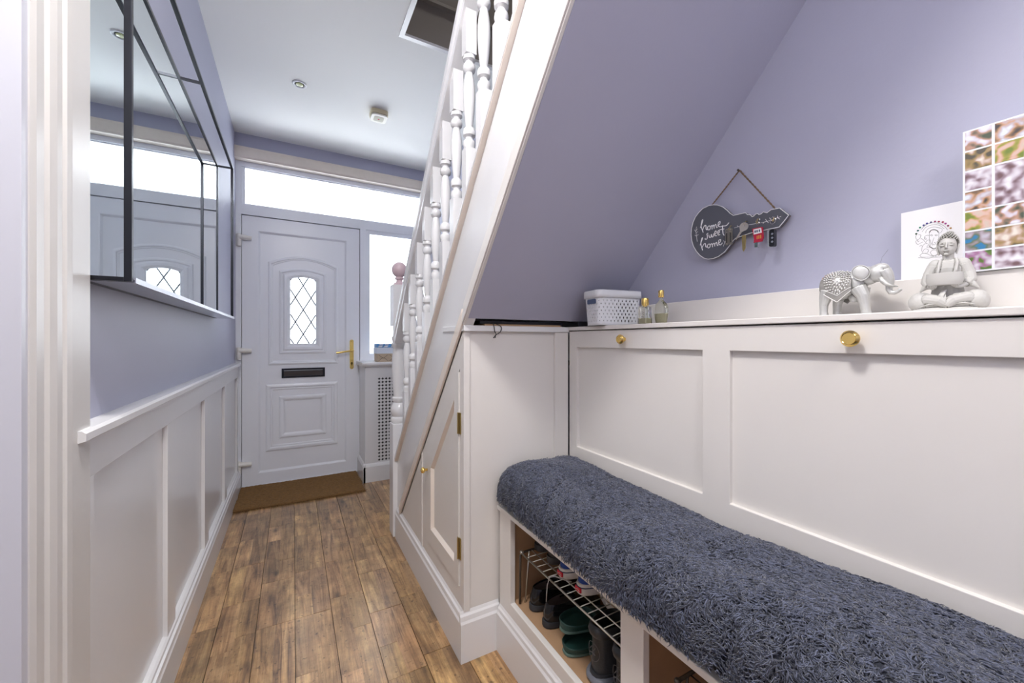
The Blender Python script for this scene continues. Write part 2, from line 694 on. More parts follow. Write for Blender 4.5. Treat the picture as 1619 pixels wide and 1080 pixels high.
zs = [1.142, 2.60]
vv = []
for x in (0.503, XR):
    for z in zs:
        p = soff(x, z)
        vv.append(b.verts.new(p))
        vv.append(b.verts.new((p[0], p[1] + 0.008, p[2] + 0.009)))
for f in ((0, 2, 6, 4), (1, 5, 7, 3), (0, 4, 5, 1), (2, 3, 7, 6), (0, 1, 3, 2), (4, 6, 7, 5)):
    b.faces.new([vv[i] for i in f])
S(obj('ceiling_sloped', b, LAV), 'lavender sloped soffit under the staircase')

# front wall above the door, casing, frame
b = NB()
box(b, XL, XR, YW, YD + 0.1, 2.44, ZC)
S(obj('wall_front', b, LAV), 'narrow lavender strip of wall over the transom window')
b = NB()
prism(b, 0, [(YW - 0.012, 2.445), (YW - 0.016, 2.43), (YW - 0.016, 2.375), (YW - 0.008, 2.362), (YD + 0.02, 2.362), (YD + 0.02, 2.445)], XL, XR)
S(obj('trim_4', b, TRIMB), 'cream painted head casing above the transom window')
# frame
fr = NB()
Y0, Y1 = YD - 0.012, YD + 0.055
box(fr, XL + 0.0005, -0.326, Y0, Y1, 0, 2.362)
box(fr, -0.345, -0.300, 3.507, 3.52, 0, 2.0)
box(fr, 0.455, 0.50, 3.507, 3.52, 0, 2.0)
box(fr, -0.345, 0.50, 3.507, 3.52, 1.955, 2.0)
box(fr, -0.345, 0.50, 3.507, 3.52, 0, 0.03)
box(fr, -0.326, XR, Y0, Y1, 1.982, 2.055)
box(fr, -0.326, XR, Y0, Y1, 2.328, 2.362)
box(fr, -0.326, -0.312, Y0 + 0.008, Y1, 2.055, 2.328)
box(fr, 0.482, 0.528, Y0, Y1, 0, 1.982)
box(fr, 0.528, 0.552, Y0 + 0.012, Y1, 0.93, 1.982)
box(fr, 0.552, XR, Y0 + 0.012, Y1, 1.958, 1.982)
box(fr, 0.528, XR, Y0, Y1, 0.90, 0.952)
box(fr, 1.07, XR, Y0, Y1, 0.93, 2.33)
win = S(obj('window_1', fr, UPVC), 'white plastic frame of door surround, transom and side light')
B1('pane', FROST, (-0.312, 1.07, YD + 0.015, YD + 0.021, 2.055, 2.328), win)
B1('pane', FROST, (0.552, 1.07, YD + 0.015, YD + 0.021, 0.952, 1.958), win)
b = NB()
for (x0, x1, z0, z1) in ((-0.312, 1.07, 2.055, 2.328), (0.552, 1.07, 0.952, 1.958)):
    t_ = 0.008
    prism(b, 1, [(x0, z0), (x1, z0), (x1, z1), (x0, z1)], YD + 0.002, YD + 0.014,
          holes=[[(x0 + t_, z0 + t_), (x0 + t_, z1 - t_), (x1 - t_, z1 - t_), (x1 - t_, z0 + t_)]])
obj('glazing_bead', b, UPVC, win)
B1('wall_front', LAV, (0.53, XR, YD, YD + 0.1, -0.01, 0.90))['kind'] = 'structure'

# ---------------------------------------------------------------- front door
door = thing('door_1', 'white plastic front door with a leaded glass light and brass handle', None, (0.08, YD, 0), kind='structure')
yf = YD - 0.004


def rring(x0, x1, z0, z1, w):
    return [(x0, z0), (x1, z0), (x1, z1), (x0, z1)], [(x0 + w, z0 + w), (x0 + w, z1 - w), (x1 - w, z1 - w), (x1 - w, z0 + w)]


def bevel_ring(bm, outer, inner, y_out, y_in):
    """sloped ring between two loops of equal length in XZ"""
    n = len(outer)
    A = [bm.verts.new((p[0], y_out, p[1])) for p in outer]
    Bv = [bm.verts.new((p[0], y_in, p[1])) for p in inner]
    for i in range(n):
        j = (i + 1) % n
        bm.faces.new([A[i], A[j], Bv[j], Bv[i]])


def rect(x0, x1, z0, z1):
    return [(x0, z0), (x1, z0), (x1, z1), (x0, z1)]


def arch(x0, x1, z0, zs, zt, n=10):
    """rect with arched top: corners at zs rising to zt"""
    pts = [(x0, z0), (x1, z0), (x1, zs)]
    for i in range(1, n):
        t = i / n
        x = x1 + (x0 - x1) * t
        pts.append((x, zs + (zt - zs) * (1 - (2 * t - 1) ** 2)))
    pts.append((x0, zs))
    return pts


def moulding(bm, shape, steps, y):
    """shape(inset) -> loop ; steps: (inset, proud)"""
    for (a, p), (c, q) in zip(steps, steps[1:]):
        bevel_ring(bm, shape(a), shape(c), y - p, y - q)


LX0, LX1, LZ0, LZ1 = -0.322, 0.478, 0.006, 1.976
gx0, gx1, gz0, gz1, gzt = -0.017, 0.157, 1.044, 1.552, 1.562
b = NB()
# leaf: stiles ring, sloped step, recessed infill with the glazed hole
prism(b, 1, rect(LX0, LX1, LZ0, LZ1), yf, yf + 0.05, holes=[rect(-0.226, 0.382, 0.09, 1.875)[::-1]])
moulding(b, lambda i: rect(-0.226 + i, 0.382 - i, 0.09 + i, 1.875 - i), [(0, 0), (0.004, -0.001), (0.016, -0.012), (0.020, -0.012)], yf)
yi = yf + 0.012
prism(b, 1, rect(-0.206, 0.362, 0.11, 1.855), yi, yi + 0.03, holes=[arch(gx0, gx1, gz0, gz1, gzt)[::-1]])
obj('door_leaf', b, UPVC, door)
b = NB()


def arch_in(i):
    return arch(-0.160 + i, 0.318 - i, 0.885 + i, 1.655 - i * 0.9, 1.715 - i)


st = [(0, 0), (0.002, 0.007), (0.010, 0.010), (0.016, 0.010), (0.020, 0.004), (0.026, 0.004), (0.030, 0.0)]
moulding(b, arch_in, st, yi)


def arch_in2(i):
    return arch(-0.089 + i, 0.232 - i, 0.968 + i, 1.595 - i * 0.9, 1.622 - i)


moulding(b, arch_in2, [(0, 0), (0.003, 0.008), (0.014, 0.010), (0.022, 0.005), (0.034, 0.012), (0.050, 0.012), (0.068, 0.004)], yi)
obj('upper_moulding', b, UPVC, door)
b = NB()
moulding(b, lambda i: rect(-0.175 + i, 0.315 - i, 0.242 + i, 0.741 - i),
         [(0, 0), (0.003, 0.008), (0.014, 0.011), (0.024, 0.011), (0.030, 0.004), (0.040, 0.005), (0.046, 0.0)], yi)
moulding(b, lambda i: rect(-0.090 + i, 0.230 - i, 0.332 + i, 0.648 - i),
         [(0, 0), (0.003, 0.008), (0.014, 0.010), (0.026, 0.008), (0.038, 0.001)], yi)
obj('lower_moulding', b, UPVC, door)
b = NB()
prism(b, 1, arch(gx0 - 0.004, gx1 + 0.004, gz0 - 0.004, gz1, gzt), yi + 0.012, yi + 0.017)
lg = obj('leaded_pane', b, FROST, door)
b = NB()
yl = yi + 0.010
sx, sz = 0.1075, 0.1885   # diamond diagonals
cx, cz = 0.071, 1.305


def clip_line(p, q):
    """clip 2-D segment to the glass rectangle"""
    x0, z0 = p
    x1, z1 = q
    t0, t1 = 0.0, 1.0
    for d, lo, hi, s0 in ((x1 - x0, gx0, gx1, x0), (z1 - z0, gz0, gzt - 0.004, z0)):
        if abs(d) < 1e-9:
            continue
        a, c = (lo - s0) / d, (hi - s0) / d
        if a > c:
            a, c = c, a
        t0, t1 = max(t0, a), min(t1, c)
    if t0 >= t1:
        return None
    return (x0 + (x1 - x0) * t0, z0 + (z1 - z0) * t0), (x0 + (x1 - x0) * t1, z0 + (z1 - z0) * t1)


for sgn in (1, -1):
    for k in range(-5, 6):
        px = cx + k * sx
        r_ = clip_line((px - 5 * sx * sgn, cz - 5 * sz), (px + 5 * sx * sgn, cz + 5 * sz))
        if r_:
            (a0, a1), (c0, c1) = r_
            tube(b, [(a0, yl, a1), (c0, yl, c1)], 0.0052, 6)
obj('lead_came', b, mat('lead', (0.22, 0.24, 0.28), 0.45, 0.5), lg)
# letter plate
b = NB()
prism(b, 1, rect(-0.074, 0.222, 0.784, 0.856), yi - 0.008, yi, holes=[rect(-0.058, 0.206, 0.797, 0.843)[::-1]])
lp = obj('letter_plate', b, DARKMET, door, bevel=0.001)
b = NB()
prism(b, 0, [(yi - 0.003, 0.797), (yi - 0.001, 0.797), (yi - 0.001, 0.843), (yi - 0.006, 0.843), (yi - 0.008, 0.838)], -0.058, 0.206)
obj('flap', b, mat('flap_metal', (0.10, 0.105, 0.12), 0.3, 0.9), lp)
# handle
b = NB()
pl = []
for i in range(16):
    a = 2 * PI * i / 16
    zc = 1.060 if math.sin(a) > 0 else 0.852
    pl.append((0.418 + 0.015 * math.cos(a), zc + 0.015 * math.sin(a)))
prism(b, 1, pl, yf - 0.009, yf)
hp = obj('handle_plate', b, BRASS, door, bevel=0.003)
b = NB()
lathe(b, [(0.012, yf - 0.045), (0.012, yf - 0.008)], (0.418, 0, 0.985), 1, 16)
tube(b, [(0.422, yf - 0.043, 0.985), (0.40, yf - 0.047, 0.984), (0.36, yf - 0.050, 0.978), (0.32, yf - 0.050, 0.972), (0.300, yf - 0.048, 0.970)],
     [0.009, 0.008, 0.007, 0.0075, 0.008], 10)
obj('lever', b, BRASS, hp, smooth=True, auto=40)
b = NB()
lathe(b, [(0.008, yf - 0.012), (0.008, yf - 0.008)], (0.418, 0, 0.885), 1, 14)
box(b, 0.415, 0.421, yf - 0.0125, yf - 0.008, 0.866, 0.885)
obj('keyhole', b, mat('keyhole_dark', (0.10, 0.07, 0.02), 0.4, 0.8), hp)
b = NB()
for z in (1.058, 0.855):
    lathe(b, [(0.0035, yf - 0.0105), (0.0035, yf - 0.008)], (0.418, 0, z), 1, 10)
obj('screw', b, OLDBRASS, hp)
for z in (1.80, 0.985, 0.165):
    b = NB()
    hy = yf - 0.022
    tube(b, [(-0.338, hy, z + 0.012), (-0.30, hy, z + 0.010), (-0.262, hy + 0.004, z + 0.008)], [0.021, 0.022, 0.018], 12, flat=0.85)
    lathe(b, [(0.012, z - 0.055), (0.015, z - 0.05), (0.015, z + 0.03), (0.012, z + 0.034)], (-0.338, hy + 0.002, 0), 2, 14)
    obj('hinge', b, HINGEP, door, smooth=True, auto=50)

# threshold
S(B1('trim_5', UPVC, (XL, 0.53, YD - 0.012, YD + 0.06, 0.0, 0.006)), 'white door threshold strip')

# ---------------------------------------------------------------- radiator cover under the side light
CY = 3.15
rc = thing('radiator_cover', 'white radiator cover with a pierced star grille under the side light', 'radiator cover', (0.8, 3.3, 0))
b = NB()
prism(b, 1, [(0.476, 0.0), (XR - 0.001, 0.0), (XR - 0.001, 0.872), (0.476, 0.872)], CY, CY + 0.018, holes=[[(0.566, 0.142), (0.566, 0.788), (1.06, 0.788), (1.06, 0.142)]])
obj('front_panel', b, WHITEG, rc)
B1('side_panel', WHITEG, (0.476, 0.494, CY + 0.018, YD - 0.016, 0.0, 0.872), rc)
b = NB()
prism(b, 0, [(CY - 0.022, 0.876), (CY - 0.028, 0.884), (CY - 0.028, 0.896), (CY - 0.020, 0.902), (YD - 0.0125, 0.902), (YD - 0.0125, 0.872), (CY - 0.020, 0.872)], 0.452, XR - 0.001)
obj('shelf', b, WHITEG, rc)
b = NB()
prism(b, 0, [(CY - 0.016, 0.0), (CY - 0.016, 0.115), (CY - 0.008, 0.13), (CY, 0.138), (CY, 0.0)], 0.462, XR - 0.001)
prism(b, 1, [(0.460, 0), (0.476, 0), (0.476, 0.138), (0.468, 0.13), (0.460, 0.115)], CY - 0.016, YD - 0.016)
obj('plinth', b, WHITEG, rc)


def star_cell(bm, f, u0, u1, v0, v1, r_out, r_in, n=8):
    """square cell with a star hole; f maps (u,v) to 3-D"""
    um, vm = (u0 + u1) / 2, (v0 + v1) / 2
    hw, hh = (u1 - u0) / 2, (v1 - v0) / 2
    O, I = [], []
    for k in range(8):
        a = k * PI / 4
        c, s = math.cos(a), math.sin(a)
        m = max(abs(c), abs(s))
        O.append(bm.verts.new(f(um + c / m * hw, vm + s / m * hh)))
        r = r_out if k % 2 == 0 else r_in
        I.append(bm.verts.new(f(um + c * r * hw, vm + s * r * hh)))
    for k in range(8):
        bm.faces.new([O[k], O[(k + 1) % 8], I[(k + 1) % 8], I[k]])


b = NB()
nx, nz = 19, 25
for i in range(nx):
    for j in range(nz):
        u0, u1 = 0.566 + 0.494 * i / nx, 0.566 + 0.494 * (i + 1) / nx
        v0, v1 = 0.142 + 0.646 * j / nz, 0.142 + 0.646 * (j + 1) / nz
        star_cell(b, lambda u, v: (u, CY + 0.008, v), u0, u1, v0, v1, 0.86, 0.46)
bmesh.ops.remove_doubles(b, verts=b.verts, dist=0.0002)
gr = obj('grille', b, WHITEG, rc)
s_ = gr.modifiers.new('thick', 'SOLIDIFY')
s_.thickness = 0.003
B1('backing', DARK, (0.50, XR - 0.001, CY + 0.03, CY + 0.035, 0.03, 0.86), rc)

# boxes on its shelf
b = NB()
box(b, 0.575, 0.745, 3.20, 3.34, 0.902, 0.965)
bx = thing('gift_box', 'kraft coloured box with a black envelope drawing, lowest on the radiator cover', 'box', (0.66, 3.27, 0.902))
obj('box_body', b, mat('kraft_card', (0.55, 0.43, 0.31), 0.7, var=0.06, vscale=40), bx, bevel=0.001)
b = NB()
yy = 3.1985
for x in (0.582, 0.665):
    tube(b, [(x, yy, 0.957), (x + 0.036, yy, 0.930), (x + 0.072, yy, 0.957)], 0.0014, 5)
    tube(b, [(x, yy, 0.908), (x + 0.030, yy, 0.934)], 0.0014, 5)
    tube(b, [(x + 0.072, yy, 0.908), (x + 0.042, yy, 0.934)], 0.0014, 5)
obj('envelope_drawing', b, INK, bx)
b = NB()
box(b, 0.568, 0.74, 3.205, 3.33, 0.9652, 1.012)
tag(obj('paper_box', b, mat('pale_blue_card', (0.74, 0.80, 0.90), 0.6), bevel=0.001), 'pale white-blue box between the kraft box and the blue packet', 'box')
pk = thing('blue_packet', 'small packet with blue and white stripes on top of the stacked boxes', 'packet', (0.65, 3.27, 1.0125))
b = NB()
box(b, 0.570, 0.735, 3.21, 3.32, 1.0125, 1.042)
obj('packet_body', b, mat('blue_print', (0.10, 0.30, 0.62), 0.45, var=0.5, vscale=30), pk, bevel=0.002)
b = NB()
for x in (0.578, 0.62, 0.675):
    prism(b, 1, [(x, 1.016), (x + 0.028, 1.016), (x + 0.040, 1.026), (x + 0.010, 1.024)], 3.2092, 3.2102)
    prism(b, 1, [(x + 0.01, 1.031), (x + 0.036, 1.030), (x + 0.045, 1.038), (x + 0.016, 1.038)], 3.2092, 3.2102)
obj('white_stripe', b, PAPERW, pk)

# ================================================================== STAIRCASE
st = thing('staircase', 'white staircase with turned balusters rising over the bench', 'staircase', (0.5, 2.25, 0))
XS = 0.5


def band(c0, c1, y0, y1):
    return [(y0, strz(c0, y0)), (y1, strz(c0, y1)), (y1, strz(c1, y1)), (y0, strz(c1, y0))]


b = NB()
prism(b, 0, [(2.20, 0.0), (2.20, strz(2.828, 2.2)), (0.02, strz(2.828, 0.02)), (0.02, strz(2.475, 0.02)), (2.20, 0.05)], XS, XS + 0.03)
obj('stringer', b, WHITEG, st)
b = NB()
# base rail: runs along the string top, beige underside paints in warm floor bounce
prism(b, 0, band(2.826, 2.831, 0.02, 2.195), XS - 0.017, XS + 0.048)
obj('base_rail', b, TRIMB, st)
b = NB()
prism(b, 0, band(2.8312, 2.845, 0.02, 2.195), XS - 0.019, XS + 0.048)
obj('base_rail_top', b, WHITEG, st)
b = NB()
prism(b, 0, band(2.472, 2.546, 0.02, 1.232), XS - 0.006, XS + 0.003)
prism(b, 0, band(2.478, 2.512, 0.02, 1.232), XS - 0.011, XS - 0.006)
obj('string_moulding', b, CREAM, st, bevel=0.0015)
b = NB()
prism(b, 0, [(1.235, strz(2.480, 1.235)), (1.235, strz(2.534, 1.235)), (2.125, strz(2.534, 2.125)), (2.125, strz(2.480, 2.125))], XS - 0.010, XS)
obj('string_strip', b, TRIMB, st, bevel=0.002)  # strip's beige carries the warm bounce off the floor
# handrail
b = NB()
hr = [(-0.026, 0.0), (0.026, 0.0), (0.026, 0.02), (0.031, 0.03), (0.031, 0.055), (0.022, 0.072), (0.0, 0.078), (-0.022, 0.072), (-0.031, 0.055), (-0.031, 0.03), (-0.026, 0.02)]
ring0, ring1 = [], []
for dx, dz in hr:
    ring0.append(b.verts.new((XS + 0.003 + dx, 2.17, strz(3.44 + dz * 1.35, 2.17))))
    ring1.append(b.verts.new((XS + 0.003 + dx, 0.10, strz(3.44 + dz * 1.35, 0.10))))
n = len(hr)
for i in range(n):
    b.faces.new([ring0[i], ring0[(i + 1) % n], ring1[(i + 1) % n], ring1[i]])
b.faces.new(ring0)
b.faces.new(ring1[::-1])
obj('handrail', b, WHITEG, st)


def sq(bm, cx, cy, h, z0, z1):
    box(bm, cx - h, cx + h, cy - h, cy + h, z0, z1)


def baluster_bm(cy):
    bm = NB()
    cx = XS + 0.004
    zb = strz(2.815, cy)
    h = 0.0185
    # bottom block cut by the rail slope is simply sunk into it
    v8 = box(bm, cx - h, cx + h, cy - h, cy + h, zb, zb + 0.20)
    for q in v8:
        if q.co.z < zb + 0.1:
            q.co.z = strz(2.836, q.co.y)
    sq(bm, cx, cy, h, zb + 0.505, strz(3.47, cy))
    p = [(0.016, 0.195), (0.0185, 0.205), (0.021, 0.215), (0.019, 0.226), (0.013, 0.231), (0.013, 0.237), (0.0205, 0.244), (0.0215, 0.256),
         (0.0185, 0.266), (0.012, 0.272), (0.0135, 0.285), (0.0175, 0.32), (0.0205, 0.365), (0.020, 0.395), (0.0165, 0.425), (0.0135, 0.440),
         (0.012, 0.448), (0.0195, 0.455), (0.0215, 0.465), (0.019, 0.475), (0.013, 0.479), (0.013, 0.484), (0.021, 0.49), (0.0205, 0.50), (0.016, 0.51)]
    lathe(bm, [(r * 0.98, zb + z) for r, z in p], (cx, cy, 0), 2, 16)
    return bm


bal_ys = [2.005] + [1.89 - 0.1145 * k for k in range(13)]
for y in bal_ys:
    obj('baluster', baluster_bm(y), WHITEG, st, smooth=True, auto=35)
# newel post
NX, NY = 0.521, 2.245
b = NB()
sq(b, NX, NY, 0.045, 0.0, 0.612)
nw = obj('newel_post', b, WHITEG, st, bevel=0.003)
b = NB()
lathe(b, [(0.040, 0.608), (0.045, 0.62), (0.047, 0.632), (0.044, 0.642), (0.036, 0.648), (0.044, 0.662), (0.049, 0.682), (0.046, 0.70), (0.036, 0.718),
          (0.030, 0.725), (0.039, 0.736), (0.040, 0.75), (0.033, 0.758), (0.034, 0.78), (0.038, 0.83), (0.041, 0.90), (0.040, 0.97), (0.034, 1.02),
          (0.036, 1.03), (0.043, 1.04), (0.043, 1.052), (0.036, 1.06), (0.041, 1.072), (0.043, 1.084), (0.036, 1.094), (0.035, 1.15)], (NX, NY, 0), 2, 24)
sq(b, NX, NY, 0.042, 1.15, 1.375)
obj('newel_turning', b, WHITEG, nw, smooth=True, auto=35)
b = NB()
lathe(b, [(0.030, 1.375), (0.032, 1.385), (0.018, 1.395), (0.016, 1.405), (0.024, 1.41), (0.024, 1.418), (0.016, 1.424)], (NX, NY, 0), 2, 20)
ell(b, (NX, NY, 1.462), (0.042, 0.042, 0.044))
obj('ball_finial', b, mat('pink_paint', (0.66, 0.50, 0.54), 0.3), nw, smooth=True, auto=50, label='pinkish painted ball on the newel post')
# treads and risers between the string and the wall
ns = 12
for i in range(ns):
    y = 2.315 - i * 0.178
    z = (i + 1) * 0.196
    if z > 2.5:
        break
    B1('tread', mat('stair_carpet', (0.35, 0.34, 0.36), 0.9, bump=0.4, bscale=300) if i == 0 else bpy.data.materials['stair_carpet'],
       (XS + 0.031, XR - 0.002, y - 0.176, y + 0.015, z - 0.02, z), st)
    B1('riser', WHITEG, (XS + 0.031, XR - 0.002, y - 0.012, y, z - 0.195, z - 0.021), st)

# panelled side under the string, with the cupboard door opening
b = NB()
dl = [(1.275, 0.225), (1.655, 0.225), (1.655, 0.556), (1.275, 0.974)]
wu = [(1.243, 0.0), (2.20, 0.0), (2.20, 0.06), (1.243, strz(2.50, 1.243))]
prism(b, 0, wu, XS, XS + 0.02, holes=[dl[::-1]])
S(obj('wall_under_stairs', b, CREAM), 'cream painted panelling below the stair stringer')
b = NB()
prism(b, 1, [(XS - 0.015, 0), (XS - 0.015, 0.128), (XS - 0.011, 0.136), (XS - 0.009, 0.150), (XS - 0.004, 0.156), (XS, 0.165), (XS, 0.0)], 1.2425, 2.19)
S(obj('baseboard_right', b, WHITEG), 'white skirting board below the stair cupboard')
b = NB()
prism(b, 0, [(1.722, 0.165), (1.728, 0.165), (1.728, strz(2.483, 1.728)), (1.722, strz(2.483, 1.722))], XS - 0.003, XS)
S(obj('trim_6', b, CREAM), 'thin vertical bead beside the stair cupboard door')
cup = thing('cupboard_door', 'small cream cupboard door with a slanted top under the stairs', 'cupboard door', (XS, 1.46, 0.22))
g = 0.003
do = [(1.275 + g, 0.225 + g), (1.655 - g, 0.225 + g), (1.655 - g, 0.556 - 0.007), (1.275 + g, 0.974 - 0.013)]
di = [(1.320, 0.292), (1.592, 0.292), (1.592, 0.545), (1.320, 0.862)]
b = NB()
prism(b, 0, do, XS - 0.004, XS + 0.016, holes=[di[::-1]])
obj('door_frame', b, CREAM, cup)
b = NB()
prism(b, 0, [(y - (0.004 if y < 1.4 else -0.004), z) for y, z in di], XS + 0.008, XS + 0.014)
obj('door_panel', b, CREAM, cup)
b = NB()
n4 = len(di)
ins = [(1.332, 0.304), (1.580, 0.304), (1.580, 0.541), (1.332, 0.834)]
A = [b.verts.new((XS - 0.004, *p)) for p in di]
Bq = [b.verts.new((XS + 0.008, *p)) for p in ins]
for i in range(4):
    b.faces.new([A[i], A[(i + 1) % 4], Bq[(i + 1) % 4], Bq[i]])
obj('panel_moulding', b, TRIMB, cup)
b = NB()
lathe(b, [(0.006, XS - 0.004), (0.005, XS - 0.012), (0.011, XS - 0.018), (0.013, XS - 0.024), (0.009, XS - 0.030), (0.003, XS - 0.032)], (0, 1.638, 0.525), 0, 16)
obj('knob', b, BRASS, cup, smooth=True)
for z in (0.787, 0.360):
    b = NB()
    box(b, XS - 0.0065, XS - 0.0035, 1.2755, 1.284, z - 0.036, z + 0.036)
    box(b, XS - 0.0035, XS - 0.0005, 1.262, 1.2745, z - 0.036, z + 0.036)
    tube(b, [(XS - 0.007, 1.2762, z - 0.036), (XS - 0.007, 1.2762, z + 0.036)], 0.003, 8)
    obj('hinge', b, OLDBRASS, cup)

# ================================================================== RETURN PANEL + STORAGE BENCH
RY = 1.242
rp = thing('end_panel', 'cream end panel between the stair cupboard and the storage bench', 'panel', (0.7, RY, 0))
b = NB()
box(b, XS + 0.001, 0.93, RY + 0.001, RY + 0.02, 0.0, 1.10)
obj('panel_board', b, CREAM, rp)
B1('corner_stile', CREAM, (XS - 0.0005, 0.522, RY - 0.004, RY + 0.001, 0.16, 1.10), rp, bevel=0.001)
B1('stile', CREAM, (0.866, 0.9265, RY - 0.010, RY + 0.001, 0.16, 1.10), rp, bevel=0.001)
b = NB()
box(b, XS - 0.004, 0.93, RY - 0.016, RY + 0.20, 1.10, 1.12)
obj('cap', b, WHITEG, rp, bevel=0.002)
b = NB()
prism(b, 0, [(RY - 0.015, 0), (RY - 0.015, 0.128), (RY - 0.011, 0.136), (RY - 0.009, 0.150), (RY - 0.004, 0.156), (RY, 0.165), (RY, 0.0)], XS - 0.015, 0.63)
obj('plinth', b, WHITEG, rp)

# bench carcass
YE = -0.40
be = thing('storage_bench', 'cream built-in storage bench with open shoe cubbies', 'bench', (0.78, 0.4, 0))
b = NB()
fp = [(YE, 0.0), (1.2265, 0.0), (1.2265, 0.494), (YE, 0.494)]
prism(b, 0, fp, 0.628, 0.646, holes=[[(0.647, 0.200), (0.647, 0.478), (1.149, 0.478), (1.149, 0.200)],
                                    [(0.082, 0.200), (0.082, 0.478), (0.582, 0.478), (0.582, 0.200)],
                                    [(YE + 0.05, 0.200), (YE + 0.05, 0.478), (0.015, 0.478), (0.015, 0.200)]])
obj('face_frame', b, CREAM, be, bevel=0.0015)
b = NB()
prism(b, 1, [(0.628, 0), (0.616, 0), (0.616, 0.128), (0.620, 0.136), (0.621, 0.146), (0.625, 0.152), (0.628, 0.160)], YE, 1.2265)
obj('plinth', b, WHITEG, be)
b = NB()
box(b, 0.646, 0.928, YE, 1.2265, 0.182, 0.199)
obj('cubby_floor', b, MDF, be)
b = NB()
box(b, 0.912, 0.928, YE, 1.2265, 0.199, 0.486)
obj('cubby_back', b, MDF, be)
for y in (1.162, 0.606, 0.040, YE):
    B1('divider', MDF, (0.647, 0.912, y, y + 0.016, 0.199, 0.486), be)
b = NB()
box(b, 0.618, 0.928, YE, 1.2265, 0.487, 0.502)
obj('seat_board', b, CREAM, be, bevel=0.002)

# flap-front cabinet and the shelf above it
XF = 0.93
ca = thing('storage_cabinet', 'cream storage cabinet with a long panelled flap behind the bench seat', 'cabinet', (1.02, 0.4, 0.5))
b = NB()
pan = [(0.664, 1.184), (0.070, 0.590), (YE + 0.04, -0.004)]
prism(b, 0, [(YE, 0.56), (1.2295, 0.56), (1.2295, 1.1035), (YE, 1.1035)], XF, XF + 0.020,
      holes=[[(a, 0.672), (a, 1.044), (c, 1.044), (c, 0.672)] for a, c in pan])
fl = obj('flap', b, CREAM, ca, bevel=0.0015)
for a, c in pan:
    B1('panel', CREAM, (XF + 0.011, XF + 0.018, a - 0.004, c + 0.004, 0.668, 1.048), fl)
for y in (0.941, 0.345):
    b = NB()
    lathe(b, [(0.007, XF), (0.006, XF - 0.006), (0.009, XF - 0.011), (0.0145, XF - 0.014), (0.0155, XF - 0.019), (0.012, XF - 0.024), (0.0115, XF - 0.0245),
              (0.0105, XF - 0.0235), (0.002, XF - 0.0235)], (0, y, 1.073), 0, 24)
    obj('knob', b, BRASS, fl, smooth=True, auto=30)
b = NB()
box(b, XF + 0.004, XF + 0.02, YE, 1.224, 0.50, 0.5605)
box(b, XF + 0.022, XR - 0.001, YE, 1.24, 0.56, 0.575)
box(b, XF + 0.022, XR - 0.001, YE, 1.24, 1.085, 1.1045)
obj('carcass', b, CREAM, ca)
b = NB()
box(b, XF - 0.006, XR - 0.001, YE, 1.2255, 1.1065, 1.120)
obj('shelf_top', b, CREAM, ca, bevel=0.002)
b = NB()
box(b, 1.082, XR - 0.001, YE, 1.19, 1.120, 1.193)
obj('upstand', b, CREAM, ca, bevel=0.002)
B1('wall_back_under_shelf', DARK, (XF + 0.03, XF + 0.034, YE, 1.22, 0.575, 1.085), ca).name = 'inner_lining'

# ================================================================== MIRROR on the left wall
mi = thing('wall_mirror', 'large wall mirror in a dark box-like metal frame with a narrow shelf', 'mirror', (XL, 1.8, 1.19))
MX, FX = -0.3535, -0.276          # glass plane / front of the metal frame
my0, my1, mz0, mz1 = 1.040, 2.565, 1.185, 1.985
B1('glass', MIRROR, (XL + 0.0005, MX + 0.008, my0 + 0.006, my1 - 0.006, mz0 + 0.006, mz1 - 0.006), mi)
t_ = 0.011


def bar(bm, a, c, h=0.0055):
    box(bm, min(a[0], c[0]) - h, max(a[0], c[0]) + h, min(a[1], c[1]) - h, max(a[1], c[1]) + h, min(a[2], c[2]) - h, max(a[2], c[2]) + h)


b = NB()
prism(b, 0, [(my0, mz0), (my1, mz0), (my1, mz1), (my0, mz1)], XL + 0.0005, MX + 0.012,
      holes=[[(my0 + 0.010, mz0 + 0.010), (my0 + 0.010, mz1 - 0.010), (my1 - 0.010, mz1 - 0.010), (my1 - 0.010, mz0 + 0.010)]])
obj('rear_frame', b, DARKMET, mi)
b = NB()
prism(b, 0, [(my0, mz0), (my1, mz0), (my1, mz1), (my0, mz1)], FX - 0.012, FX,
      holes=[[(my0 + 0.011, mz0 + 0.006), (my0 + 0.011, mz1 - 0.008), (my1 - 0.008, mz1 - 0.008), (my1 - 0.008, mz0 + 0.006)]])
obj('front_frame', b, DARKMET, mi, bevel=0.001)
for y in (my0 + 0.005, 1.765, my1 - 0.004):
    B1('link_bar', DARKMET, (MX + 0.012, FX - 0.012, y - 0.004, y + 0.004, mz1 - 0.008, mz1), mi)
B1('link_bar', DARKMET, (MX + 0.012, FX - 0.012, my0, my0 + 0.009, mz0, mz0 + 0.008), mi)
B1('shelf', mat('silver_shelf', (0.40, 0.42, 0.47), 0.12, 0.9), (MX + 0.012, FX + 0.002, my0 + 0.009, my1, mz0 - 0.001, mz0 + 0.004), mi)
b = NB()
box(b, FX, FX + 0.003, my0 + 0.012, my1, mz0 - 0.002, mz0 + 0.009)
obj('silver_edge', b, mat('silver_edge', (0.50, 0.50, 0.56), 0.3, 0.7), mi)

# ================================================================== ceiling fittings
sa = thing('smoke_alarm', 'small square yellowed plastic alarm on the ceiling', 'alarm', (0.486, 2.665, ZC))
b = NB()


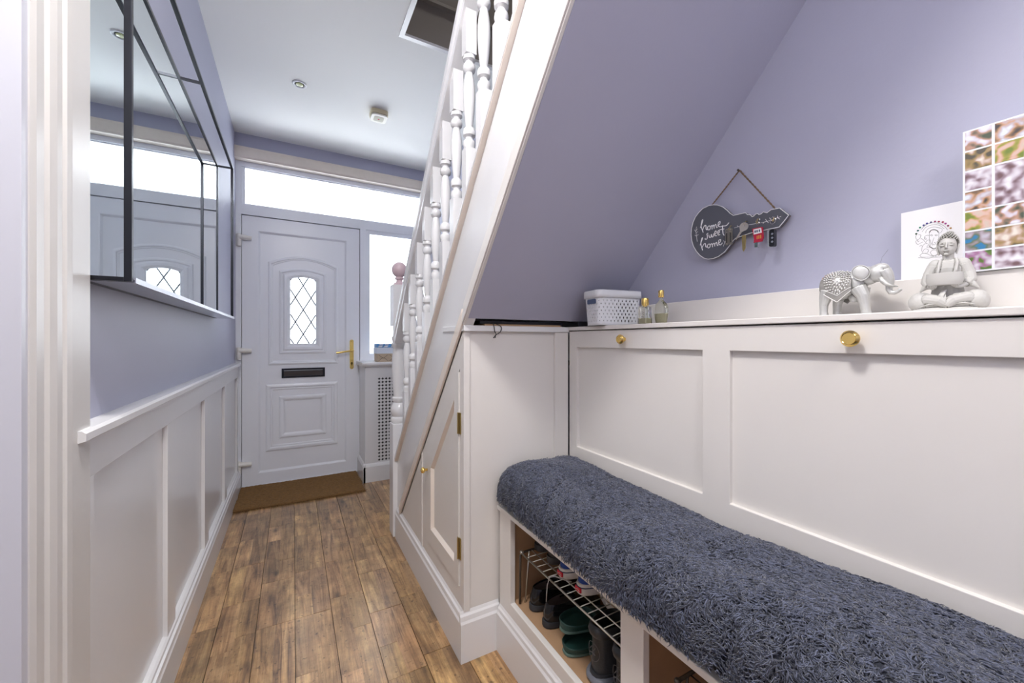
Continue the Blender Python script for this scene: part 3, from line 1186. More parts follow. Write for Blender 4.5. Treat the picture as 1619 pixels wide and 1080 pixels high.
def rrect(cx, cy, w, h, r, n=5):
    pts = []
    for qx, qy, a0 in ((1, 1, 0), (-1, 1, PI / 2), (-1, -1, PI), (1, -1, 3 * PI / 2)):
        for i in range(n + 1):
            a = a0 + PI / 2 * i / n
            pts.append((cx + qx * (w / 2 - r) + r * math.cos(a), cy + qy * (h / 2 - r) + r * math.sin(a)))
    return pts


prism(b, 2, rrect(0.486, 2.665, 0.105, 0.105, 0.022), ZC - 0.028, ZC - 0.0005)
obj('alarm_base', b, mat('yellowed_plastic', (0.70, 0.62, 0.42), 0.4), sa, bevel=0.004)
b = NB()
prism(b, 2, rrect(0.486, 2.665, 0.098, 0.098, 0.022), ZC - 0.040, ZC - 0.030)
obj('alarm_cover', b, mat('cream_plastic', (0.82, 0.79, 0.70), 0.4), sa, bevel=0.004)
b = NB()
prism(b, 2, rrect(0.486, 2.665, 0.06, 0.06, 0.014), ZC - 0.042, ZC - 0.040)
obj('alarm_grille', b, mat('beige_plastic', (0.55, 0.52, 0.42), 0.6), sa)
b = NB()
lathe(b, [(0.006, ZC - 0.044), (0.006, ZC - 0.0415)], (0.486, 2.665, 0), 2, 12)
obj('test_button', b, REDLAB, sa)
sp = thing('ceiling_spotlight', 'small round recessed spotlight in the ceiling near the front door', 'spotlight', (0.034, 2.585, ZC))
b = NB()
R = [(0.038, ZC - 0.0005), (0.038, ZC - 0.004), (0.033, ZC - 0.006), (0.026, ZC - 0.004), (0.025, ZC - 0.0008)]
rings = []
for r, z in R:
    rings.append([b.verts.new((0.034 + r * math.cos(2 * PI * k / 28), 2.585 + r * math.sin(2 * PI * k / 28), z)) for k in range(28)])
for A_, B_ in zip(rings, rings[1:]):
    for k in range(28):
        b.faces.new([A_[k], A_[(k + 1) % 28], B_[(k + 1) % 28], B_[k]])
obj('trim_ring', b, PLWHITE, sp, smooth=True)
b = NB()
lathe(b, [(0.025, ZC - 0.0004), (0.025, ZC - 0.001)], (0.034, 2.585, 0), 2, 24)
obj('housing', b, DARK, sp)
b = NB()
lathe(b, [(0.019, ZC - 0.001), (0.019, ZC - 0.0025), (0.010, ZC - 0.004)], (0.034, 2.588, 0), 2, 24)
obj('lens', b, mat('spot_lens', (0.55, 0.58, 0.30), 0.15), sp)

# ================================================================== door mat
b = NB()
mw, ml = 0.785, 0.45
nxm, nym = 110, 96
vg = []
for j in range(nym + 1):
    row = []
    for i in range(nxm + 1):
        u, v = i / nxm, j / nym
        x = -0.332 + mw * u + 0.012 * noise.noise(Vector((0, v * 5, 1)))
        y = 2.985 + ml * v + 0.012 * noise.noise(Vector((u * 4, 0, 3))) - 0.02 * (1 - v) * u
        z = 0.014 + 0.0034 * math.sin(v * 34 * PI) * (0.6 + 0.4 * math.sin(u * 90 + (j // 4 % 2) * PI)) + 0.0015 * noise.noise(Vector((u * 60, v * 40, 0)))
        e_ = min(u, 1 - u, v, 1 - v)
        if e_ < 1e-6:
            z = 0.001
        row.append(b.verts.new((x, y, z)))
    vg.append(row)
for j in range(nym):
    for i in range(nxm):
        b.faces.new([vg[j][i], vg[j][i + 1], vg[j + 1][i + 1], vg[j + 1][i]])
dm = thing('door_mat', 'brown woven coir mat lying in front of the door', 'mat', (0.07, 3.2, 0))
COIR = mat('brown_coir', (0.20, 0.105, 0.035), 0.95, bump=1.0, bscale=420, var=0.5, vscale=90)
obj('woven_body', b, COIR, dm, smooth=True)
b = NB()
rnd = random.Random(5)
for k in range(420):
    x = -0.33 + mw * rnd.random()
    y = 2.985 - 0.02 * (x + 0.33) / mw + rnd.uniform(-0.004, 0.012)
    a = rnd.uniform(-1.2, 1.2)
    l_ = rnd.uniform(0.008, 0.03)
    tube(b, [(x, y, 0.008), (x + l_ * math.sin(a) * 0.5, y - l_ * 0.5, 0.009), (x + l_ * math.sin(a), y - l_ * math.cos(a) * 0.8, 0.002)], [0.0013, 0.001, 0.0004], 4)
obj('frayed_fibres', b, COIR, dm, kind='stuff')

# ================================================================== FUR SEAT COVER
fc = thing('seat_throw', 'shaggy dark blue-grey throw over the padded bench seat', 'throw', (0.75, 0.4, 0.502))
CY0, CY1 = -0.38, 1.222


def cush(u, v):
    """u 0..1 along the bench, v 0..1 round the section from front-bottom over the top to the back-bottom"""
    y = CY0 + (CY1 - CY0) * u
    d = (CY1 - y)
    e = min(1.0, max(0.0, d / 0.10))
    k = math.sqrt(max(0.0, 1 - (1 - e) ** 2))         # rounded far end
    x0 = 0.602 + 0.022 * (1 - k) + 0.008 * math.sin(y * 7.0)
    x1 = 0.9235
    zb = 0.5035 + 0.0
    top = 0.640 - 0.030 * (1 - k) * 1.0 + 0.010 * math.sin(y * 5.3 + 1.0)
    a = PI * (v * 1.0)
    cxm, hx = (x0 + x1) / 2, (x1 - x0) / 2
    ca_, sa_ = -math.cos(a), math.sin(a)
    n_ = 0.50 if ca_ < 0 else 0.50 - 0.22 * min(1, ca_ * 2)
    x = cxm + hx * math.copysign(abs(ca_) ** n_, ca_)
    z = zb + (top - zb) * abs(sa_) ** n_
    if ca_ < 0:      # front edge hangs fuller
        z -= 0.0
    z += 0.012 * noise.noise(Vector((x * 9, y * 6, 2))) * abs(sa_)
    z = max(z, 0.5035 + 0.026 * min(1.0, max(0.0, (0.665 - x) / 0.04)))
    return Vector((x, y, z))


b = NB()
NU, NV = 90, 36
g2 = [[b.verts.new(cush(i / NU, j / NV)) for j in range(NV + 1)] for i in range(NU + 1)]
for i in range(NU):
    for j in range(NV):
        b.faces.new([g2[i][j], g2[i][j + 1], g2[i + 1][j + 1], g2[i + 1][j]])
b.faces.new([g2[NU][j] for j in range(NV + 1)])
b.faces.new([g2[0][j] for j in range(NV + 1)][::-1])
for i in range(NU):
    b.faces.new([g2[i][0], g2[i + 1][0], g2[i + 1][NV], g2[i][NV]])
FURB = mat('throw_backing', (0.018, 0.021, 0.032), 0.9)
obj('padding', b, FURB, fc, smooth=True)

rs = np.random.RandomState(4)


def make_fur(n):
    # sample the cushion surface on a fine grid
    gu, gv = 240, 120
    P = np.array([[cush(i / gu, j / gv)[:] for j in range(gv + 1)] for i in range(gu + 1)])
    dU = np.gradient(P, axis=0)
    dV = np.gradient(P, axis=1)
    Nn = np.cross(dV, dU)
    A_ = np.linalg.norm(Nn, axis=2)
    Nn /= np.maximum(A_[..., None], 1e-12)
    # outward check
    c = np.array([0.757, 0, 0.54])
    ref = P - c
    ref[..., 1] = 0
    s_ = np.sign((Nn * ref).sum(2))
    Nn *= s_[..., None]
    w = A_.copy()
    w[P[..., 1] < 0.02] *= 0.25
    w[:, 0:1] = 0
    vv_ = np.linspace(0, 1, gv + 1)
    w[:, vv_ > 0.97] *= 0.3
    w = w.ravel() / w.sum()
    idx = rs.choice(w.size, n, p=w)
    i_, j_ = idx // (gv + 1), idx % (gv + 1)
    p = P[i_, j_]
    jit = rs.uniform(-0.5, 0.5, (n, 2))
    p = p + dU[i_, j_] * jit[:, :1] + dV[i_, j_] * jit[:, 1:]
    nn = Nn[i_, j_]
    # far end cap
    m_ = n // 18
    vj = rs.randint(2, gv - 2, m_)
    tt = rs.uniform(0, 1, m_) ** 0.6
    pe = P[-1, vj].copy()
    cen = np.array([0.76, CY1, 0.545])
    pe = cen + (pe - cen) * tt[:, None]
    ne = np.tile(np.array([0, 1.0, 0.1]), (m_, 1))
    p = np.vstack([p, pe])
    nn = np.vstack([nn, ne])
    n = len(p)
    # clumped lean direction
    f = p * np.array([1, 1, 1])
    ang = 2.2 * np.sin(f[:, 0] * 31 + 3 * np.sin(f[:, 1] * 17)) + 2.0 * np.sin(f[:, 1] * 43 + 2 * np.sin(f[:, 0] * 23)) + \
        1.5 * np.sin(f[:, 1] * 9 + f[:, 2] * 40) + rs.normal(0, 0.75, n)
    t1 = np.cross(nn, np.array([0.0, 1.0, 0.0]) + rs.normal(0, 1e-3, (n, 3)))
    t1 /= np.linalg.norm(t1, axis=1)[:, None]
    t2 = np.cross(nn, t1)
    lean = t1 * np.cos(ang)[:, None] + t2 * np.sin(ang)[:, None]
    lean += np.array([0, 0, -0.45])
    L_ = rs.uniform(0.016, 0.030, n)
    side = np.cross(nn, lean)
    side /= np.maximum(np.linalg.norm(side, axis=1)[:, None], 1e-6)
    amp = rs.uniform(0.0020, 0.0055, n) * np.where(rs.rand(n) > 0.5, 1, -1)
    ph = rs.uniform(0, 6.28, n)
    K = 5
    rad = rs.uniform(0.0012, 0.0022, n)
    rings_ = []
    for k in range(K):
        t = k / (K - 1)
        up = 0.70 * (t - 0.42 * t * t)
        q = p + nn * (L_ * up)[:, None] + lean * (L_ * 0.62 * t ** 1.5)[:, None] + side * (amp * np.sin(ph + t * 5.5) * min(1, t * 2))[:, None] \
            - nn * 0.003 * (1 - t)
        rings_.append(q)
    rings_ = np.array(rings_)                       # K,n,3
    q = rings_[..., 0:1]
    verts = np.zeros((n, (K - 1) * 3 + 1, 3))
    for k in range(K - 1):
        t = k / (K - 1)
        r = rad * (1.0 if k < 2 else 1.05 - 0.25 * (k - 1))
        d = rings_[k + 1] - rings_[k]
        d /= np.linalg.norm(d, axis=1)[:, None]
        a_ = np.cross(d, side + 0.001)
        a_ /= np.maximum(np.linalg.norm(a_, axis=1)[:, None], 1e-6)
        b_ = np.cross(d, a_)
        for m in range(3):
            th = 2 * PI * m / 3
            verts[:, k * 3 + m] = rings_[k] + a_ * (r * math.cos(th))[:, None] + b_ * (r * math.sin(th))[:, None]
    verts[:, -1] = rings_[-1]
    nv = verts.shape[1]
    faces = []
    for k in range(K - 2):
        for m in range(3):
            a0, a1 = k * 3 + m, k * 3 + (m + 1) % 3
            faces.append((a0, a1, a1 + 3, a0 + 3))
    tri = []
    for m in range(3):
        tri.append(((K - 2) * 3 + m, (K - 2) * 3 + (m + 1) % 3, nv - 1))
    base = (np.arange(n) * nv)[:, None, None]
    F4 = (np.array(faces)[None] + base).reshape(-1, 4)
    F3 = (np.array(tri)[None] + base).reshape(-1, 3)
    # keep clear of the cabinet and the end panel
    V = verts.reshape(-1, 3)
    V[:, 0] = np.minimum(V[:, 0], 0.9285)
    V[:, 1] = np.minimum(V[:, 1], 1.2312)
    inb = V[:, 0] > 0.616
    lowz = np.repeat(rs.uniform(0.519, 0.536, n), nv)
    V[:, 2] = np.where(inb, np.maximum(V[:, 2], 0.5035), np.maximum(V[:, 2], lowz + 0.3 * (V[:, 2] < lowz) * (V[:, 2] - lowz)))
    me = bpy.data.meshes.new('pile')
    me.vertices.add(len(V))
    me.vertices.foreach_set('co', (V - np.array([0.75, 0.4, 0.502])).ravel())
    nl = F4.size + F3.size
    me.loops.add(nl)
    me.loops.foreach_set('vertex_index', np.concatenate([F4.ravel(), F3.ravel()]).astype(np.int32))
    npoly = len(F4) + len(F3)
    me.polygons.add(npoly)
    ls = np.concatenate([np.arange(len(F4)) * 4, F4.size + np.arange(len(F3)) * 3]).astype(np.int32)
    me.polygons.foreach_set('loop_start', ls)
    try:
        me.polygons.foreach_set('loop_total', np.concatenate([np.full(len(F4), 4), np.full(len(F3), 3)]).astype(np.int32))
    except Exception:
        pass
    at = me.attributes.new('tint', 'FLOAT', 'POINT')
    tn = np.repeat(rs.uniform(0, 1, n), nv)
    at.data.foreach_set('value', tn.astype(np.float32))
    me.update(calc_edges=True)
    me.validate()
    me.polygons.foreach_set('use_smooth', np.ones(len(me.polygons), dtype=bool))
    m = mat('shaggy_pile', (0.085, 0.10, 0.145), 0.6)
    t = m.node_tree
    an = t.nodes.new('ShaderNodeAttribute')
    an.attribute_name = 'tint'
    cr = t.nodes.new('ShaderNodeValToRGB')
    cr.color_ramp.elements[0].color = (0.022, 0.026, 0.043, 1)
    cr.color_ramp.elements[1].color = (0.100, 0.115, 0.178, 1)
    t.links.new(an.outputs['Fac'], cr.inputs['Fac'])
    t.links.new(cr.outputs['Color'], t.nodes['Principled BSDF'].inputs['Base Color'])
    t.nodes['Principled BSDF'].inputs['Sheen Weight'].default_value = 0.3
    me.materials.append(m)
    o = bpy.data.objects.new('pile', me)
    COL.objects.link(o)
    o.parent = fc
    o['kind'] = 'stuff'


make_fur(56000)

# ================================================================== KEY HOLDER on the right wall
KX = XR - 0.022         # front face of the board


def kp(x, y):
    """board-plane coordinates from the measured drawing: returns (Y, Z)"""
    F_ = 628.0
    u, v = 1060 + x / 6.0, 250 + y / 6.0
    a = YAW
    s = (u - 809.5) / F_
    dx = math.cos(a) * s + math.sin(a)
    dy = -math.sin(a) * s + math.cos(a)
    t = XR / dx
    return (t * dy, EYE + t * (538 - v) / F_)


kh = thing('key_holder', 'grey key-shaped wooden sign with white script lettering hung from twine', 'key holder', (KX, 0.68, 1.40))
outl = [(640, 555), (755, 530), (775, 548), (800, 548), (820, 568), (836, 562), (850, 545), (870, 537), (885, 549), (905, 541), (925, 523), (960, 531), (1000, 502),
        (1080, 487), (1165, 553), (1120, 612), (1075, 665), (1040, 673), (930, 695), (800, 722), (665, 768), (640, 790), (600, 845), (560, 895), (500, 940),
        (450, 960), (400, 966), (360, 955), (325, 932), (290, 893), (262, 845), (246, 790), (240, 735), (243, 680), (258, 620), (280, 570), (310, 530), (350, 490), (410, 461), (450, 455), (490, 457),
        (540, 475), (580, 505), (610, 535)]
OL = [kp(*p) for p in outl]
b = NB()
prism(b, 0, OL, KX, KX + 0.010)
obj('board', b, SLATE, kh)
b = NB()
prism(b, 0, OL, KX + 0.0102, KX + 0.0125)
obj('wood_backing', b, BOARDW, kh)
b = NB()
tube(b, [(KX, *p) for p in OL], 0.0011, 6, closed=True)
obj('white_rim', b, CHALK, kh)


def strokes(bm, lines, r=0.0009, x=KX - 0.0003, f=kp, flat=1.0):
    for ln in lines:
        # Catmull-Rom smoothing
        P = [Vector((*f(*q), 0)) for q in ln]
        out = []
        for i in range(len(P) - 1):
            p0 = P[max(i - 1, 0)]
            p1, p2 = P[i], P[i + 1]
            p3 = P[min(i + 2, len(P) - 1)]
            for k in range(4):
                t = k / 4
                out.append(0.5 * ((2 * p1) + (-p0 + p2) * t + (2 * p0 - 5 * p1 + 4 * p2 - p3) * t * t + (-p0 + 3 * p1 - 3 * p2 + p3) * t ** 3))
        out.append(P[-1])
        tube(bm, [(x, q.x, q.y) for q in out], r, 5)


home1 = [[(328, 672), (340, 640), (352, 600), (345, 600), (335, 650), (350, 700), (355, 715)], [(350, 690), (365, 655), (380, 650), (382, 680), (392, 690), (400, 680)],
         [(405, 655), (396, 668), (402, 690), (418, 685), (422, 660), (408, 652)], [(422, 662), (436, 650), (440, 685)], [(438, 665), (452, 645), (460, 678)], [(460, 658), (474, 638), (482, 668), (492, 664)],
         [(492, 652), (512, 636), (516, 614), (500, 622), (498, 650), (515, 662), (540, 655), (575, 650), (600, 622)]]
sweet = [[(402, 722), (390, 730), (395, 750), (390, 775), (372, 778), (376, 768)], [(408, 735), (415, 760), (428, 758), (432, 732), (440, 758), (452, 750), (455, 725)],
         [(462, 735), (480, 720), (476, 700), (464, 715), (468, 745), (485, 745)], [(492, 728), (508, 715), (505, 695), (494, 708), (498, 738), (516, 735)],
         [(538, 650), (540, 690), (545, 730), (556, 742)], [(510, 690), (555, 682)]]
home2 = [[(326, 835), (338, 800), (350, 768), (342, 770), (333, 820), (346, 870), (350, 882)], [(346, 855), (362, 825), (376, 820), (380, 848), (392, 852)],
         [(404, 825), (394, 840), (402, 860), (418, 852), (420, 830), (408, 822)], [(424, 832), (438, 820), (444, 852)], [(442, 835), (458, 815), (466, 845)], [(465, 828), (482, 808), (490, 838), (498, 832)],
         [(498, 820), (518, 802), (520, 782), (504, 790), (502, 820), (520, 832), (538, 812)]]
b = NB()
strokes(b, home1 + sweet + home2, 0.0013)
obj('lettering', b, CHALK, kh)
leaf = [[(292, 660), (286, 700), (290, 740), (298, 800)], [(286, 700), (300, 680)], [(288, 720), (305, 705)], [(290, 745), (310, 735)], [(286, 710), (272, 690)], [(290, 750), (275, 740)],
        [(545, 845), (565, 800), (572, 760), (574, 715)], [(565, 800), (582, 790)], [(570, 770), (585, 755)], [(560, 810), (548, 790)],
        [(650, 672), (700, 660), (820, 638), (920, 622), (1000, 600), (1095, 565)], [(690, 662), (678, 650)], [(700, 660), (712, 640)], [(935, 618), (922, 632)], [(960, 612), (945, 590)], [(960, 612), (975, 625)],
        [(1000, 600), (985, 578)], [(1000, 600), (1018, 612)], [(1030, 590), (1015, 568)], [(1060, 578), (1062, 558)], [(1060, 578), (1082, 590)]]
b = NB()
strokes(b, leaf, 0.0006)
obj('leaf_sprigs', b, CHALK, kh, kind='stuff')
# twine over a nail
ny_, nz_ = kp(675, 122)
a_ = kp(420, 462)
c_ = kp(1025, 487)
b = NB()
for (P0, P1) in (((KX + 0.006, *a_), (XR - 0.010, ny_, nz_)), ((XR - 0.010, ny_, nz_), (KX + 0.006, *c_))):
    for s in range(2):
        pts = []
        P0v, P1v = Vector(P0), Vector(P1)
        d = (P1v - P0v)
        u_, w_ = frame_basis(d)
        nseg = 44
        for i in range(nseg + 1):
            t = i / nseg
            an = t * 44 + s * PI
            pts.append(P0v + d * t + (u_ * math.cos(an) + w_ * math.sin(an)) * 0.0011)
        tube(b, pts, 0.0013, 5)
obj('twine', b, TWINE, kh, smooth=True)
b = NB()
lathe(b, [(0.0015, XR - 0.018), (0.003, XR - 0.018), (0.003, XR - 0.0165), (0.0012, XR - 0.016), (0.0012, XR)], (0, ny_, nz_ - 0.001), 0, 10)
obj('nail', b, BRONZE, kh)
hooks = [(627, 655), (772, 612), (888, 592), (1042, 575)]
for h in hooks:
    y, z = kp(*h)
    b = NB()
    tube(b, [(KX, y, z), (KX - 0.006, y, z), (KX - 0.010, y, z - 0.004), (KX - 0.009, y, z - 0.010), (KX - 0.013, y, z - 0.013), (KX - 0.016, y, z - 0.008)], 0.001, 6)
    obj('hook', b, OLDBRASS, kh, smooth=True)


def ring_bm(bm, c, r, nrm_y=True, rad=0.0007):
    pts = []
    for i in range(18):
        a = 2 * PI * i / 18
        pts.append((c[0] + (0.0 if not nrm_y else r * math.cos(a) * 0.35), c[1] + r * math.cos(a), c[2] + r * math.sin(a)))
    tube(bm, pts, rad, 5, closed=True)


def key_blade(bm, bow, ang, x, L_=0.034, W_=0.0055, R_=0.010, th=0.0016):
    """flat key: bow disc with a toothed blade, lying in a plane x = const"""
    P = []
    for i in range(14):
        a = math.radians(35 + 290 * i / 13) + PI * 1.5 * 0
        P.append((R_ * math.cos(a) * 0.9, R_ * math.sin(a)))
    # blade along +x of local frame
    P += [(R_ + 0.002, -W_ / 2), (R_ + L_ * 0.3, -W_ / 2), (R_ + L_ * 0.4, -W_ / 2 + 0.0015), (R_ + L_ * 0.5, -W_ / 2), (R_ + L_ * 0.6, -W_ / 2 + 0.002), (R_ + L_ * 0.7, -W_ / 2 + 0.0006),
          (R_ + L_ * 0.8, -W_ / 2 + 0.002), (R_ + L_, 0), (R_ + L_ * 0.92, W_ / 2), (R_ + 0.002, W_ / 2)]
    ca_, sa_ = math.cos(ang), math.sin(ang)
    Q = [(bow[0] + p[0] * ca_ - p[1] * sa_, bow[1] + p[0] * sa_ + p[1] * ca_) for p in P]
    hole = [(bow[0] - 0.004 * ca_ + 0.0025 * math.cos(t), bow[1] - 0.004 * sa_ + 0.0025 * math.sin(t)) for t in [-2 * PI * k / 8 for k in range(8)]]
    prism(bm, 0, Q, x, x + th, holes=[hole])


BRNZK = mat('grey_key_metal', (0.34, 0.32, 0.27), 0.35, 0.9)
NICK = mat('nickel_key', (0.72, 0.68, 0.58), 0.3, 0.9)
# 1: pair of dull keys on edge
y, z = kp(622, 665)
k1 = thing('key_pair', 'pair of dull grey keys hanging from the hook nearest the round end of the sign', 'keys', (KX - 0.012, y, z - 0.02), group='keys on the key-shaped sign')
for dy, x, col in ((0.0045, KX - 0.0145, BRNZK), (-0.0045, KX - 0.0105, BRNZK)):
    b = NB()
    prism(b, 0, rrect(y + dy, z - 0.029, 0.0085, 0.046, 0.003, 3), x, x + 0.0025, holes=[rrect(y + dy, z - 0.012, 0.004, 0.004, 0.0015, 2)[::-1]])
    obj('key', b, col, k1, bevel=0.0004)
    b = NB()
    box(b, x - 0.0004, x + 0.0001, y + dy - 0.0012, y + dy + 0.0012, z - 0.046, z - 0.018)
    obj('groove', b, DARKMET, k1)
b = NB()
ring_bm(b, (KX - 0.0125, y, z - 0.010), 0.006)
obj('split_ring', b, STEEL, k1)
# 2: nickel key + brass key
y, z = kp(775, 625)
k2 = thing('key_bunch', 'nickel house key and a brass key hanging from the second hook', 'keys', (KX - 0.012, y, z - 0.02), group='keys on the key-shaped sign')
b = NB()
bw = kp(772, 668)
tp = kp(688, 808)
key_blade(b, bw, math.atan2(tp[1] - bw[1], tp[0] - bw[0]), KX - 0.016, L_=0.026, R_=0.0125)
obj('nickel_key', b, NICK, k2, label='pale nickel key with a square-shouldered head')
b = NB()
y2, z2 = kp(765, 790)
prism(b, 0, rrect(y2, z2 + 0.002, 0.011, 0.022, 0.003, 3), KX - 0.0125, KX - 0.0105)
prism(b, 0, [(y2 - 0.005, z2 - 0.007), (y2 + 0.005, z2 - 0.007), (y2 + 0.004, z2 - 0.026), (y2 + 0.001, z2 - 0.032), (y2 - 0.004, z2 - 0.024)], KX - 0.0125, KX - 0.0105)
obj('brass_key', b, OLDBRASS, k2, label='brass key', bevel=0.0004)
b = NB()
ring_bm(b, (KX - 0.0125, y, z - 0.007), 0.006)
obj('split_ring', b, STEEL, k2)
# 3: red tag
y, z = kp(900, 605)
k3 = thing('key_tag', 'keys with a red and white rectangular tag hanging from the third hook', 'keys', (KX - 0.012, y, z - 0.02), group='keys on the key-shaped sign')
b = NB()
y3, z3 = kp(908, 750)
prism(b, 0, [(y3 + 0.015, z3 + 0.021), (y3 - 0.011, z3 + 0.020), (y3 - 0.014, z3 - 0.008), (y3 - 0.010, z3 - 0.018), (y3 + 0.011, z3 - 0.018), (y3 + 0.010, z3 - 0.008)], KX - 0.018, KX - 0.012)
obj('tag', b, mat('red_plastic', (0.50, 0.012, 0.05), 0.35), k3, bevel=0.0008)
b = NB()
prism(b, 0, [(y3 + 0.011, z3 + 0.018), (y3 - 0.009, z3 + 0.0175), (y3 - 0.011, z3 + 0.0045), (y3 + 0.010, z3 + 0.004)], KX - 0.0185, KX - 0.018)
obj('white_label', b, PAPERW, k3)
b = NB()
for dy in (0.006, 0.001, -0.005):
    box(b, KX - 0.0188, KX - 0.0185, y3 + dy - 0.0016, y3 + dy + 0.0016, z3 + 0.008, z3 + 0.014)
obj('dark_print', b, mat('print_blue_black', (0.03, 0.05, 0.12), 0.5), k3)
b = NB()
for dy in (0.001, -0.0035, -0.008):
    box(b, KX - 0.0185, KX - 0.018, y3 + dy - 0.001, y3 + dy + 0.001, z3 - 0.010, z3 - 0.001)
obj('yellow_print', b, mat('print_yellow', (0.70, 0.40, 0.05), 0.5), k3)
b = NB()
box(b, KX - 0.016, KX - 0.0145, y3 - 0.002, y3 + 0.0005, z3 - 0.034, z3 - 0.014)
obj('key_blade', b, STEEL, k3)
b = NB()
tube(b, [(KX - 0.015, y3 + 0.006, z3 - 0.018), (KX - 0.015, y3 + 0.006, z3 - 0.030)], 0.0035, 8)
obj('bead', b, mat('grey_green_bead', (0.10, 0.15, 0.15), 0.4), k3, smooth=True)
b = NB()
ring_bm(b, (KX - 0.0125, y, z - 0.001), 0.006)
ring_bm(b, (KX - 0.0135, y, z - 0.009), 0.004)
obj('split_ring', b, STEEL, k3)
# 4: car key fob
y, z = kp(1042, 600)
k4 = thing('car_key', 'black and silver remote car key on a ring at the pointed end of the sign', 'keys', (KX - 0.012, y, z - 0.02), group='keys on the key-shaped sign')
y4, z4 = kp(1035, 778)
b = NB()
prism(b, 0, rrect(y4 - 0.003, z4, 0.0115, 0.044, 0.004, 4), KX - 0.020, KX - 0.008)
obj('fob', b, mat('black_fob', (0.015, 0.016, 0.022), 0.2), k4, bevel=0.0015)
b = NB()
prism(b, 0, rrect(y4 + 0.0055, z4 + 0.0, 0.0045, 0.043, 0.002, 3), KX - 0.021, KX - 0.008)
obj('silver_side', b, STEEL, k4, bevel=0.0006)
b = NB()
for dz in (0.010, 0.0, -0.010):
    prism(b, 0, rrect(y4 - 0.004, z4 + dz, 0.005, 0.005, 0.002, 3), KX - 0.0206, KX - 0.020)
obj('button', b, mat('fob_button', (0.25, 0.27, 0.33), 0.4), k4)
b = NB()
ring_bm(b, (KX - 0.013, y, z - 0.003), 0.0085, rad=0.0006)
obj('split_ring', b, STEEL, k4)

# ================================================================== CARD AND PHOTO CANVAS
cdx = 1.100
card = thing('greeting_card', 'white card with a fine line drawing under an arc of coloured dots', 'card', (cdx, 0.27, 1.1935))
b = NB()
box(b, cdx, cdx + 0.0012, 0.200, 0.330, 1.1935, 1.332)
obj('card_sheet', b, PAPERW, card)
b = NB()
box(b, cdx + 0.0022, cdx + 0.0032, 0.200, 0.329, 1.1935, 1.331)
obj('back_sheet', b, PAPERW, card)


def gp(x, y):
    u, v = 1419 + x / 10.8, 340 + y / 10.8
    a = YAW
    s = (u - 809.5) / 628.0
    dx = math.cos(a) * s + math.sin(a)
    dy = -math.sin(a) * s + math.cos(a)
    t = cdx / dx
    return (t * dy, EYE + t * (538 - v) / 628.0)


draw = [[(545, 305), (570, 265), (620, 248), (675, 262), (705, 300), (708, 380), (700, 470), (675, 545), (620, 575), (570, 545), (550, 470), (545, 380), (545, 305)],
        [(485, 310), (490, 270), (540, 225), (620, 205), (700, 215), (760, 240), (755, 280), (715, 310)],
        [(560, 345), (580, 335), (600, 350), (580, 358), (560, 345)], [(640, 345), (660, 332), (685, 345), (660, 355), (640, 345)],
        [(625, 385), (605, 440), (600, 490), (630, 510), (650, 490), (640, 465), (625, 480)], [(560, 420), (575, 480), (600, 520)],
        [(545, 350), (500, 345), (465, 370), (462, 410), (490, 415), (480, 385)], [(545, 430), (510, 430), (480, 470), (500, 480)],
        [(415, 620), (425, 540), (470, 490), (530, 500), (555, 560)], [(420, 640), (470, 580), (530, 600), (500, 650), (420, 650)],
        [(560, 640), (600, 600), (660, 600), (700, 640), (670, 690), (600, 690), (560, 640)], [(385, 690), (430, 655), (510, 665), (560, 690), (620, 705), (560, 715), (470, 722), (400, 712), (385, 690)],
        [(640, 700), (700, 660), (780, 660), (800, 690), (730, 715), (640, 712)], [(355, 730), (440, 733), (520, 740), (600, 725), (700, 715)],
        [(330, 330), (310, 370), (330, 420), (380, 400), (400, 345), (360, 335)], [(340, 430), (310, 455), (345, 505), (390, 480), (440, 460)], [(380, 540), (400, 515), (425, 530)],
        [(400, 400), (440, 420), (470, 460)], [(345, 420), (350, 460), (372, 440)], [(500, 555), (520, 520), (545, 540), (525, 560), (500, 555)],
        [(405, 250), (470, 180), (560, 140), (660, 135), (760, 165), (830, 220), (850, 260)], [(420, 290), (480, 215), (560, 175), (660, 165), (740, 190), (800, 240)]]
b = NB()
strokes(b, draw, 0.00022, cdx - 0.0002, gp)
obj('line_drawing', b, INK, card)
b = NB()
strokes(b, [[(545, 300), (570, 265), (620, 250), (675, 265), (700, 300)], [(560, 545), (620, 575), (680, 545), (700, 490)]], 0.0007, cdx - 0.0001, gp)
obj('beaded_line', b, INK, card, kind='stuff')
dots = [(320, 322), (350, 267), (385, 215), (447, 175), (505, 143), (572, 124), (642, 110), (706, 113), (773, 121), (822, 145), (864, 184), (908, 224)]
dc = [(0.03, 0.08, 0.04), (0.01, 0.10, 0.10), (0.01, 0.22, 0.12), (0.02, 0.02, 0.15), (0.03, 0.02, 0.22), (0.10, 0.09, 0.20), (0.25, 0.01, 0.10), (0.30, 0.01, 0.05),
      (0.30, 0.01, 0.06), (0.32, 0.03, 0.22), (0.22, 0.02, 0.08), (0.35, 0.16, 0.02)]
for i, (d, c) in enumerate(zip(dots, dc)):
    y, z = gp(*d)
    b = NB()
    lathe(b, [(0.0016, cdx - 0.0006), (0.0016, cdx)], (0, y, z), 0, 12)
    obj('gem_dot', b, mat('gem_%02d' % i, c, 0.3), card)

CX = 1.076
pc = thing('photo_canvas', 'tall white canvas covered in a grid of small colour photographs', 'canvas', (CX, 0.12, 1.1935))
b = NB()
box(b, CX, CX + 0.016, -0.02, 0.2385, 1.1935, 1.4515)
obj('canvas_body', b, PLWHITE, pc)


